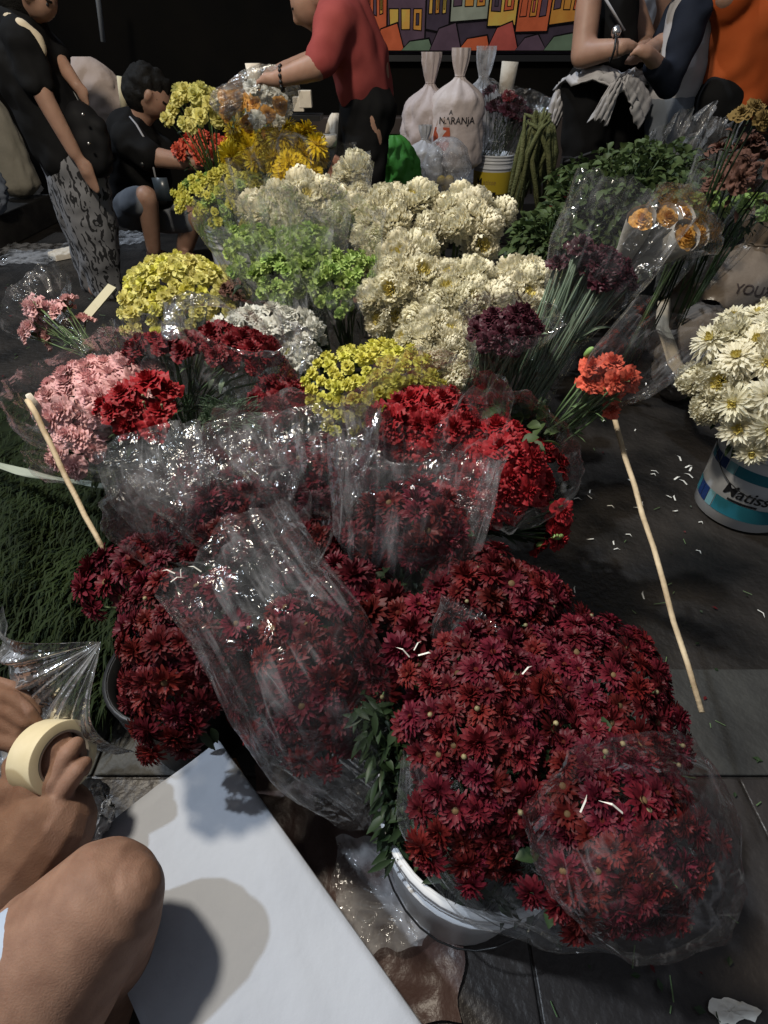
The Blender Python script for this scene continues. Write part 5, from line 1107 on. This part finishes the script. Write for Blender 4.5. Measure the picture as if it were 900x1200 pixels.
# right background heaps
def lay_on(root, pts, off=.004):
    o = root.children[0]; base = wloc(o)
    bt = BVHTree.FromPolygons([v.co+base for v in o.data.vertices], [tuple(p.vertices) for p in o.data.polygons]); out = []
    for p in pts:
        p = Vector(p); d = (p-CAM); d.z *= .3; d.normalize(); h_ = bt.ray_cast(p-d*1.0, d)
        out.append(h_[0]-d*off if h_[0] else p)
    return out
def bag(name, label, cat, c, r, m, seed, tie=True, squash=1.0, sub=None, parent=None, ear=None, wr=.12):
    """a soft sack: rounded body pinched into a tied neck with a flared top"""
    c = Vector(c); mb = MB(); rows = []; h = r[2]
    for i in range(40):
        t = i/39
        if tie: prof = (math.sin(math.pi*min(t*1.18, 1)**.75)**.55 if t < .78 else 0)
        if tie:
            if t < .1: k = (t/.1)**.5
            elif t < .55: k = 1-.1*((t-.1)/.45)
            elif t < .8: q = ((t-.55)/.25)**1.7; k = .9*(1-q*q*(3-2*q))+.14*(q*q*(3-2*q))
            else: q = (t-.8)/.2; k = .14+.16*q*(2-q)
        else: k = (math.sin(math.pi*(.02+.96*t)))**.5
        row = []
        for j in range(56):
            b = 2*math.pi*j/56; d = Vector((math.cos(b)*1.4, math.sin(b)*1.4, t*3))
            w = 1+wr*(1-2*abs(noise.noise(d*1.4+Vector((seed*3.1, 0, 0)))))+wr*.6*(1-2*abs(noise.noise(d*3.2+Vector((0, seed*2.3, 0)))))-wr*.5
            if t > .55 and tie: w += .12*math.sin(9*b+seed)*min(1, (t-.55)*5)
            row.append(c+Vector((math.cos(b)*r[0]*k*w, math.sin(b)*r[1]*k*w, h*t)))
        rows.append(row)
    mb.grid(rows, 0, True); mb.f.append(tuple(range(56))[::-1]); mb.m.append(0)
    if parent: return obj(name, mb, m, parent)
    root = thing(name, label, cat, c); obj('sack', mb, m, root)
    if tie:
        mb = MB(); mb.tube([c+Vector((math.cos(a*.3927)*r[0]*.155, math.sin(a*.3927)*r[1]*.155, h*.8)) for a in range(17)], r[0]*.022, 6); obj('tie', mb, m, root)
    return root
M_BAGW = mat('white_sack', (.44, .36, .34), .55, .3, (.52, .44, .42), 4, bump=.3, bscale=22)
M_BAGC = film('frosted_bag', .4, rough=.2, gl=.4)
Yb = 4.9
mb = MB(); mb.box((.62, 4.95, .15), (1.0, .42, .148)); o = bevel(obj('bench', mb, M_BLACKP, None, False), .01); tag(o, 'low black bench under the white grocery bags', 'bench')
def gp(px, py, Y): p = atY(px, py, Y); return Vector((p.x, p.y, max(p.z, 0)))
p = atY(499, 205, Yb); bag('grocery_bag', 'tall white sack with knotted top beside the green bag', 'bag', (p.x, p.y, max(.3, p.z-.1)), (.2, .16, .84), M_BAGW, 2, wr=.2)
p = atY(531, 195, Yb-.1); rt = bag('grocery_bag', 'white printed orange juice bag with knotted top by the yellow pail', 'bag', (p.x, p.y, max(.3, p.z-.05)), (.205, .165, .74), mat('printed_white_sack', (.5, .42, .4), .5, .3, (.58, .5, .47), 4, bump=.3, bscale=22), 4, wr=.1)
mb = MB(); vs, fs = text_geo("NARANJA", .058); yy = p.y-.205
cx = atY(514, 146, yy); mb.add([(cx.x+x, yy-.006+.15*max(0, 0)-.0, cx.z+y) for x, y, *_ in vs], fs); vs, fs = text_geo("A", .04); q = atY(526, 135, yy); mb.add([(q.x+x, yy-.006, q.z+y) for x, y, *_ in vs], fs)
mb.v = [tuple(v) for v in lay_on(rt, mb.v)]; obj('lettering', mb, BLK, rt.children[0])
mb = MB(); q = atY(518, 160, yy); vs = []
prof = [(-.055, .05), (-.065, .0), (-.06, -.06), (-.035, -.09), (.03, -.09), (.052, -.06), (.058, .0), (.05, .05)]; mb.add([(q.x+a, yy-.004, q.z+b) for a, b in prof], [tuple(range(8))]); mb.add([(q.x-.05+a, yy-.004, q.z+.055+b) for a, b in ((0, 0), (.1, 0), (.09, .035), (.05, .05), (.012, .035))], [(0, 1, 2, 3, 4)], 1)
mb.v = [tuple(v) for v in lay_on(rt, mb.v, .006)]; obj('juice_print', mb, [mat('juice_print', (.36, .07, .03), .6, .2), mat('foam_print', (.45, .35, .3), .6, .2)], rt.children[0])
p = atY(512, 215, 4.45); bag('grocery_bag', 'clear plastic bag of yellow fruit at the foot of the white bags', 'bag', (p.x+.06, p.y, max(.3, p.z-.08)), (.17, .13, .36), film('fruit_bag_film', .2, rough=.2, gl=.5), 6, tie=False)
for i, (dx, dz) in enumerate(((0, 0), (.08, .01), (.15, -.01), (.05, .06), (.11, .06))):
    mb = MB(); c = Vector((p.x+dx-.02, p.y-.02*(i % 2), max(.3, p.z-.08)+.04+dz)); mb.sphere(c, (.036, .034, .033), 14, 10, 0, None, .08, i); tag(obj('fruit', mb, mat('yellow_fruit', (.3, .2, .035), .5, .3, (.36, .26, .06), 9, .1), origin=c), 'yellow fruit inside the clear bag at the foot of the white bags', 'fruit', 'yellow fruit in the clear bag')
p = atY(496, 205, 4.55); bag('grocery_bag', 'grey crumpled plastic bag leaning before the tall white sack', 'bag', (p.x, p.y, max(.3, p.z-.1)), (.14, .12, .4), mat('grey_sack', (.36, .36, .38), .4, .4, (.45, .45, .47), 5, bump=.3, bscale=22), 28, wr=.1)
p = atY(560, 160, 5.5); bag('grocery_bag', 'pale plastic bag behind the wrapped flowers of the yellow pail', 'bag', (p.x, p.y, .25), (.24, .16, .95), M_BAGC, 9, wr=.1)
p = atY(457, 190, 3.7); bag('green_bag', 'bright lime green plastic bag right of the black trousers', 'bag', (p.x+.02, p.y, .36), (.15, .12, .44), mat('lime_plastic', (.08, .33, .045), .45, .35, (.1, .4, .06), 4, bump=.4, bscale=14), 10, tie=False, wr=.22)
mb = MB(); mb.tube([(p.x-.14, p.y, .27), (p.x+.2, p.y, .27)], [.1, .1], 20); mb.box((p.x+.03, p.y, .085), (.22, .14, .083)); bevel(obj('crate', mb, M_BLACKP, None, False), .008); bpy.data.objects[-1] if False else None
tag([o for o in COL.objects if o.name.startswith('crate')][-1], 'dark crate holding up the lime green bag', 'crate')
p = atY(375, 165, 3.6); rt = thing('bottle', 'large dark jug with pale lid behind the golden chrysanthemums', 'jug', (p.x, p.y, 0.35)); mb = MB(); mb.lathe([(.001, 0), (.11, 0), (.135, .05), (.14, .16), (.11, .27), (.085, .3), (.001, .3)], (p.x, p.y, .46), 28); obj('jug_body', mb, mat('dark_jug', (.014, .016, .018), .35, .4), rt)
mb = MB(); mb.lathe([(.001, .35), (.098, .35), (.1, .30), (.085, .295)], (p.x, p.y, .46), 28); obj('lid', mb, M_PAPERW, rt)
mb = MB(); mb.box((p.x, p.y, .23), (.3, .22, .228)); o = bevel(obj('crate', mb, M_BROWNP, None, False), .01); tag(o, 'dull brown box under the large dark jug', 'box')
p = atY(395, 175, 3.7); bag('paper_bag', 'crumpled cream paper bag between the dark jug and black trousers', 'bag', (p.x, p.y, .5), (.075, .06, .4), M_PAPERW, 11, tie=False)
p = atY(380, 195, 3.3); bag('canvas_bag', 'open beige canvas bag on the floor behind the golden chrysanthemums', 'bag', (p.x, p.y, .28), (.2, .14, .3), mat('beige_canvas', (.24, .17, .14), .85, .1, (.3, .22, .18), 6, bump=.3, bscale=30), 12, tie=False, wr=.15)
mb = MB(); q = atY(392, 208, 3.15); mb.box(q, (.04, .03, .09), 0, Matrix.Rotation(.5, 3, 'Y')); o = bevel(obj('brown_carton', mb, mat('brown_carton', (.3, .14, .09), .8, .15), None, False, origin=q), .006); tag(o, 'small brown carton leaning on the canvas bag', 'carton')
for (px, py, s, lab) in ((358, 116, .035, 'small white carton on the dark tray by the red shirted man\'s hand'), (350, 122, .03, 'small cream carton at the left of the white one')):
    q = atY(px, py, 3.7); mb = MB(); mb.box(q, (s, s*.8, s*1.1)); o = bevel(obj('carton', mb, M_PAPERW, None, False, origin=q), .004); tag(o, lab, 'carton')
q = atY(352, 128, 3.72); mb = MB(); mb.box((q.x, q.y, q.z-.035), (.12, .1, .012)); mb.box((q.x, q.y, (q.z-.05)/2), (.03, .03, (q.z-.05)/2)); o = obj('side_table', mb, M_BLACKP, None, False); tag(o, 'dark tray table holding two small cartons', 'table')
# right edge: dried flowers, clear sleeves, green wrapped bunches, sacks
bunch('dried_flower_bunch', 'dull brown dried flower bunch at the right edge behind the sacks', 'flower bunch', 'dried brown bunches', (872, 186, .92), (46, 40), (-.2, -.4), P['brown'], 15, 1.2, seed=111, stem_m=M_LEAF, stems=8, leaves=30, drop=.5, jit=.6, leaf_m=M_BROWNP)
bunch('dried_flower_bunch', 'faded ochre dried flowers high at the right edge', 'flower bunch', 'dried brown bunches', (884, 128, 1.05), (26, 26), (-.1, -.4), [ruffle(60, 5, 36, .16).mesh('ochre_bloom', [mat('ochre_petal', (.15, .10, .035), .8, .1)])], 12, 1.3, seed=112, stems=4, stem_m=M_LEAF, leaves=12, drop=.6, jit=.6, leaf_m=M_BROWNP)
for lab, c, h, sd in (('green bells bunch in clear plastic right of the roses', (828, 240, .78), (28, 22), 113), ('green bells bunch in clear plastic at the right edge', (880, 236, .78), (36, 22), 114)):
    bunch('pompon_bunch', lab, 'flower bunch', 'shaded green bunches', c, h, (0, -.3), P['green'], 11, 1.2, seed=sd, leaves=50, wrap=dict(over=.12, flare=1.2, m=FILM_MILK, amp=.1, ragged=.1))
sheet('plastic_sleeve', 'bunched clear plastic behind the leafy bush below the jeans', 'plastic sleeve', [(atY(775, 225, 2.75), .05, .05), (atY(782, 195, 2.7), .12, .1), (atY(788, 165, 2.65), .19, .1)], 115, FILM_BAG, folds=9, amp=.16, fine=.08)
sheet('plastic_sleeve', 'clear plastic sleeve standing right of the pale jeans', 'plastic sleeve', [(atY(815, 225, 2.7), .05, .05), (atY(822, 195, 2.65), .1, .08), (atY(828, 172, 2.6), .14, .08)], 116, FILM_BAG, folds=9, amp=.16, fine=.08)
p = at(806, 226, .74); bag('cloth_bag', 'black cloth bundle between the leafy bush and green bells', 'bag', (p.x, p.y+.03, p.z-.16), (.085, .07, .22), M_BLKC, 13, tie=False)
# brown plastic sack
p = at(850, 400, .12); rt = bag('plastic_sack', 'shiny brown plastic sack with knotted top behind the teal banded pail', 'bag', (p.x-.03, p.y+.03, .0), (.33, .24, .68), mat('brown_plastic', (.15, .115, .085), .28, .5, (.19, .15, .115), 4, bump=.55, bscale=14), 17, wr=.1)
mb = MB(); vs, fs = text_geo("YOUR", .05); q = at(852, 318, .5)
d = (CAM-q); d.z = 0; d.normalize(); s = Vector((-d.y, d.x, 0)); q = Vector((p.x, p.y, .40))+d*.215-s*.06
mb.add([q+s*x+Vector((0, 0, y))-d*y*.3 for x, y, *_ in vs], fs); mb.v = [tuple(v) for v in lay_on(rt, mb.v, .003)]; obj('lettering', mb, mat('brown_print', (.05, .035, .03), .6, .2), rt.children[0])
p = at(800, 470, .05); bag('cloth_sack', 'slumped grey brown cloth sack left of the teal banded pail', 'bag', (p.x+.02, p.y+.12, 0), (.12, .12, .42), mat('grey_brown_cloth', (.13, .11, .095), .85, .15, (.18, .155, .135), 6, bump=.35, bscale=20), 19, tie=False, wr=.18)
p = at(770, 400, .1); bag('cloth_sack', 'dark grey cloth sack behind the pointed coral carnation sleeve', 'bag', (p.x+.02, p.y+.15, 0), (.15, .12, .4), mat('dark_grey_cloth', (.05, .055, .055), .85, .15, (.08, .085, .085), 6, bump=.35, bscale=20), 20, tie=False, wr=.18)
pts = [at(778, 352, .44), at(776, 385, .40), at(790, 425, .34), at(822, 462, .27)]; mb = MB(); rows = []
for i in range(25):
    t = i/24*3; j = min(2, int(t)); p_ = pts[j].lerp(pts[j+1], t-j); rows.append([p_+Vector((o*.028, o*.01, .006*math.sin(3*o+i*.4))) for o in (-1, -.5, 0, .5, 1)])
mb.grid(rows); o = obj('cloth_strip', mb, mat('beige_strip', (.35, .3, .22), .8, .15, (.42, .36, .28), 9), origin=pts[0]); so = o.modifiers.new('thick', 'SOLIDIFY'); so.thickness = .004; tag(o, 'beige cloth strip draped over the grey sacks', 'cloth')

# ------------------------------------------------------------------ left side: papers, cloth, ledge items
p = at(18, 228, .24)
def folded(name, label, cat, c, sx, sy, h, m, seed, rot=0.0):
    mb = MB(); rows = []; M = Matrix.Rotation(rot, 3, 'Z'); c = Vector(c)
    for i in range(25):
        row = []
        for j in range(33):
            u, v = i/24*2-1, j/32*2-1; ed = max(abs(u), abs(v))
            z = h*(1-max(0, (ed-.82)/.18)**2) + .25*h*(1-2*abs(noise.noise(Vector((u*2.2+seed, v*2.2, 0))))) + .2*h*math.sin(v*9+u*2)*.4
            row.append(c+M @ Vector((u*sx*(1+.08*noise.noise(Vector((v*2, seed, 0)))), v*sy, max(0, z)*(0 if ed >= 1 else 1))))
        rows.append(row)
    mb.grid(rows); return tag(obj(name, mb, m, origin=c), label, cat)
folded('folded_cloth', 'folded white cloth lying on the stone ledge at the left edge', 'cloth', (at(20, 226, .222).x, at(20, 226, .222).y, .222), .2, .14, .07, mat('off_white_cloth', (.5, .47, .42), .85, .1, (.6, .57, .52), 5, bump=.2, bscale=30), 3, .3)
folded('paper_sheet', 'small triangle of pale paper on the floor by the woman\'s feet', 'paper', (at(78, 302, .002).x-.02, at(78, 302, .002).y+.03, .004), .1, .08, .035, M_PAPERW, 7, .8)
mb = MB(); rows = []; c = at(22, 300, .003)
for i in range(41):
    rows.append([c+Vector(((j/40-.5)*.7, (i/40-.5)*.55, .012+.03*(1-2*abs(noise.noise(Vector((i*.16, j*.16, 3)))))*.5+.008*noise.noise(Vector((i*.5, j*.5, 0))))) for j in range(41)])
mb.grid(rows); tag(obj('plastic_sheet', mb, FILM_BAG, origin=c), 'thin clear plastic sheet spread on the dark floor at the left edge', 'plastic sheet')
mb = MB(); rows = []; c = at(150, 282, .003)
for i in range(31):
    rows.append([c+Vector(((j/30-.5)*.35, (i/30-.5)*.4, .014+.03*(1-2*abs(noise.noise(Vector((i*.2, j*.2, 9)))))*.6)) for j in range(31)])
mb.grid(rows); tag(obj('plastic_sheet', mb, FILM_BAG, origin=c), 'crumpled clear plastic on the floor before the crouching man', 'plastic sheet')
p = atY(120, 150, 4.3); bag('paper_sack', 'pale paper sack standing between the woman and crouching man', 'bag', (p.x, p.y, max(0, p.z-.1)), (.21, .16, .46), mat('pale_sack', (.36, .29, .26), .8, .15, (.43, .35, .31), 4, bump=.25, bscale=20), 23, tie=False, wr=.1)
p = atY(8, 150, 5.1); bag('cloth_sack', 'beige sack standing behind the woman\'s back at the left edge', 'bag', (p.x-.1, p.y, .223), (.17, .15, .95), mat('beige_sack', (.26, .235, .185), .85, .1, (.32, .29, .23), 4, bump=.25, bscale=20), 24, wr=.1)
p = atY(4, 170, 4.9); bag('cloth_sack', 'bluish grey bundle of cloth on the ledge at the left edge', 'bag', (p.x-.02, p.y-.45, .224), (.15, .13, .4), mat('blue_grey_cloth', (.12, .14, .18), .85, .1, (.2, .22, .26), 7, bump=.3, bscale=20), 25, tie=False, wr=.22)
paper_roll('thin cream paper roll standing behind the crouching man\'s head', [atY(146, 130, 4.0), atY(142, 90, 4.0)], .022, mat('cream_roll', (.6, .54, .38), .8, .15))
mb = MB(); a, b = atY(108, -60, 5.2), atY(121, 49, 5.2); mb.tube([a, b], .035, 8, flat=.35); o = obj('hanging_strip', mb, mat('grey_blue_strip', (.2, .22, .25), .7, .2), origin=b); tag(o, 'pale grey strip hanging in the dark above the crouching man', 'strip')
# dark fern heap
mb = MB(); rnd = random.Random(77)
for i in range(7500):
    px, py = rnd.uniform(-60, 138), rnd.uniform(465, 830)
    u = (px+60)/200; z = .05+.20*math.sin(math.pi*min(1, max(0, (py-440)/420)))*(1-.4*u)+rnd.uniform(-.05, .035)+.05*noise.noise(Vector((px*.02, py*.02, 0)))
    p = at(px, py, max(.01, z)); d = Vector((rnd.uniform(-.35, .35)-.1, -1, rnd.uniform(-.5, .25))).normalized(); L = rnd.uniform(.03, .09)
    s = d.cross(Vector((0, 0, 1))).normalized()*rnd.uniform(.0012, .003); q = p+d*L*.5+Vector((0, 0, .012)); e = p+d*L+Vector((0, 0, -.012))
    mb.add([p-s, p+s, q+s, q-s, e], [(0, 1, 2, 3), (3, 2, 4)])
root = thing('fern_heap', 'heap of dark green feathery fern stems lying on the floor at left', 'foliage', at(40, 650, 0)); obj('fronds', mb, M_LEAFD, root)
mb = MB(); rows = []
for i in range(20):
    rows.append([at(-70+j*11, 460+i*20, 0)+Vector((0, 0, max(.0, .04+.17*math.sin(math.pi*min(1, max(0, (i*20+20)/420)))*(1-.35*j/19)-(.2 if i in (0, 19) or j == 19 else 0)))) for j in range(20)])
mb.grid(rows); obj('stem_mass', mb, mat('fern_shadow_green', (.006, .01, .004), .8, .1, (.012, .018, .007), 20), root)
# pale ribbon lying over the ferns
pts = [at(-20, 540, .27), at(20, 552, .30), at(70, 562, .31), at(125, 570, .31)]; mb = MB(); rows = []
for i in range(25):
    t = i/24*3; j = min(2, int(t)); p_ = pts[j].lerp(pts[j+1], t-j); w_ = .013*(1.2-.7*i/24); rows.append([p_+Vector((.0, o*w_, .004*math.cos(o*2+i*.5))) for o in (-1, -.5, 0, .5, 1)])
mb.grid(rows); o = obj('ribbon', mb, mat('pale_green_ribbon', (.24, .27, .22), .6, .3, (.3, .33, .27), 9), origin=pts[0]); o.modifiers.new('thick', 'SOLIDIFY').thickness = .002; tag(o, 'pale green ribbon lying across the dark fern heap', 'ribbon')

# ------------------------------------------------------------------ sticks, wire, litter
def stick(label, a, b, r, m=M_WOOD):
    a, b = Vector(a), Vector(b); mb = MB(); rnd = random.Random(int(a.x*1e4)); n = 9
    pts = [a.lerp(b, i/n)+Vector((rnd.uniform(-.0022, .0022), rnd.uniform(-.0022, .0022), 0)) for i in range(n+1)]
    mb.tube(pts, [r*(1-.25*i/n) for i in range(n+1)], 7, flat=.75); tag(obj('wooden_stick', mb, m, origin=a), label, 'stick')
stick('long pale wooden stick standing out at the right of the flowers', at(717, 480, .60), at(822, 834, .47), .0055)
stick('thin wooden stick at the left between pink carnations and dark red blooms', at(34, 468, .62), at(122, 650, .48), .006)
a, b = at(98, 376, .45), at(132, 336, .52); mb = MB(); d = (b-a).normalized(); s = d.cross(VIEW).normalized(); mb.add([a-s*.016, a+s*.016, b+s*.016, b-s*.016], [(0, 1, 2, 3)])
o = obj('wooden_strip', mb, mat('pale_strip', (.5, .46, .32), .7, .2), None, False, origin=a); o.modifiers.new('thick', 'SOLIDIFY').thickness = .006; tag(o, 'flat pale wooden strip pointing at the pale lemon pompons', 'strip')
mb = MB(); a = at(33, 462, .63); mb.tube([a, a+Vector((.005, 0, -.03)), a+Vector((-.008, .002, -.055)), a+Vector((.01, 0, -.075))], [.006, .009, .01, .005], 7); tag(obj('paper_tag', mb, M_PAPERW, origin=a), 'scrap of pale tape wound round the top of the left stick', 'tape')
rnd = random.Random(88); mb = MB()
for i in range(30):
    px, py = (rnd.gauss(735, 45), rnd.gauss(575, 45)) if i < 20 else (rnd.uniform(640, 895), rnd.uniform(560, 770))
    p = at(px, py, .004); a = rnd.random()*6.28; L = rnd.uniform(.015, .032); d = Vector((math.cos(a), math.sin(a), 0)); s = Vector((-d.y, d.x, 0))*rnd.uniform(.0015, .003)
    q = p+d*L*.5+s*2+Vector((0, 0, .004)); e = p+d*L; mb.add([p-s, p+s, q+s, q-s, e], [(0, 1, 2, 3), (3, 2, 4)])
for (px, py) in ((808, 552), (812, 560), (805, 568), (798, 540), (803, 548), (790, 562)):
    p = at(px, py, .004); a = rnd.random()*3; L = .035; d = Vector((math.cos(a), math.sin(a), 0)); s = Vector((-d.y, d.x, 0))*.003; q = p+d*L*.5+Vector((0, 0, .006)); e = p+d*L; mb.add([p-s, p+s, q+s, q-s, e], [(0, 1, 2, 3), (3, 2, 4)])
tag(obj('fallen_petals', mb, M_PETALW, None, False), 'loose white petals scattered on the dark floor by the teal banded pail', 'petals', kind='stuff')
mb = MB()
for (px, py, z) in ((205, 672, .575), (212, 676, .575), (200, 682, .57), (236, 670, .57), (485, 762, .60), (490, 768, .60), (480, 770, .60), (680, 952, .665), (730, 953, .66), (612, 790, .63)):
    p = at(px, py, z); a = rnd.random()*3; L = .025; d = Vector((math.cos(a), math.sin(a)*.6, rnd.uniform(-.2, .2))); s = Vector((-d.y, d.x, 0))*.0011; q = p+d*L*.5+Vector((0, 0, .006)); e = p+d*L; mb.add([p-s, p+s, q+s, q-s, e], [(0, 1, 2, 3), (3, 2, 4)])
tag(obj('fallen_petals', mb, M_PETALW, None, False), 'stray white petals caught on the dark red chrysanthemums', 'petals', kind='stuff')
# brown sheet of wet card on the floor and a white scrap
mb = MB(); rows = []; c = at(400, 960, .008)
for i in range(31):
    rows.append([at(300+j*8+10*noise.noise(Vector((i*.2, 3, 0))), 900+i*10+14*noise.noise(Vector((j*.2, 8, 0))), 0)+Vector((0, 0, .012+.012*(1-2*abs(noise.noise(Vector((i*.2, j*.2, 1)))))*.5)) for j in range(31)])
mb.grid(rows); tag(obj('brown_sheet', mb, mat('wet_brown_card', (.05, .026, .021), .4, .4, (.085, .05, .042), 5, bump=.25, bscale=30), origin=c), 'wet brown card sheet on the floor between low table and bucket', 'sheet')
mb = MB(); rows = []; c = at(415, 1035, .03)
for i in range(31):
    rows.append([at(395+j*3.6+14*noise.noise(Vector((i*.15, 3, j*.05))), 990+i*4.4+22*noise.noise(Vector((j*.13, 8, i*.05))), 0)+Vector((0, 0, .035+.022*(1-2*abs(noise.noise(Vector((i*.22, j*.22, 5)))))*.5)) for j in range(31)])
mb.grid(rows); tag(obj('plastic_sheet', mb, FILM_BAG, origin=c), 'crinkled clear plastic on the brown card beside the low table', 'plastic sheet')
c = at(855, 1185, .010); mb = MB(); rows = []
for i in range(7):
    rows.append([c+Vector((math.cos(a*.209)*.036*(i/6+.02)*(1+.55*noise.noise(Vector((math.cos(a*.209)*1.6, math.sin(a*.209)*1.6, 4)))), math.sin(a*.209)*.016*(i/6+.02)*(1+.9*noise.noise(Vector((math.cos(a*.209)*2, math.sin(a*.209)*2, 9)))), .004+.003*noise.noise(Vector((i*.5, a*.3, 0))))) for a in range(31)])
mb.grid(rows); tag(obj('paper_scrap', mb, M_PETALW, origin=c), 'small torn white scrap on the floor at the bottom right', 'scrap')
rnd = random.Random(99); mb = MB()
for i in range(150):
    px, py = rnd.uniform(620, 900), rnd.uniform(520, 1190)
    if rnd.random() < .3: px, py = rnd.uniform(0, 140), rnd.uniform(330, 460)
    p = at(px, py, .007 if py < 780 else .013); a = rnd.random()*6.28; L = rnd.uniform(.006, .022); d = Vector((math.cos(a), math.sin(a), rnd.uniform(0, .15))); k_ = rnd.choice([0, 0, 1, 2, 2])
    if k_ == 2: mb.tube([p, p+d*L*1.6], .0011, 4, 2)
    else:
        s_ = Vector((-d.y, d.x, 0))*L*.3; mb.add([p, p+d*L*.5+s_, p+d*L, p+d*L*.5-s_+Vector((0, 0, .003))], [(0, 1, 2, 3)], k_)
tag(obj('floor_litter', mb, [M_LEAF, M_RED, M_STEM], None, False), 'tiny cut stems, leaf bits and dark red petals littering the floor', 'litter', kind='stuff')
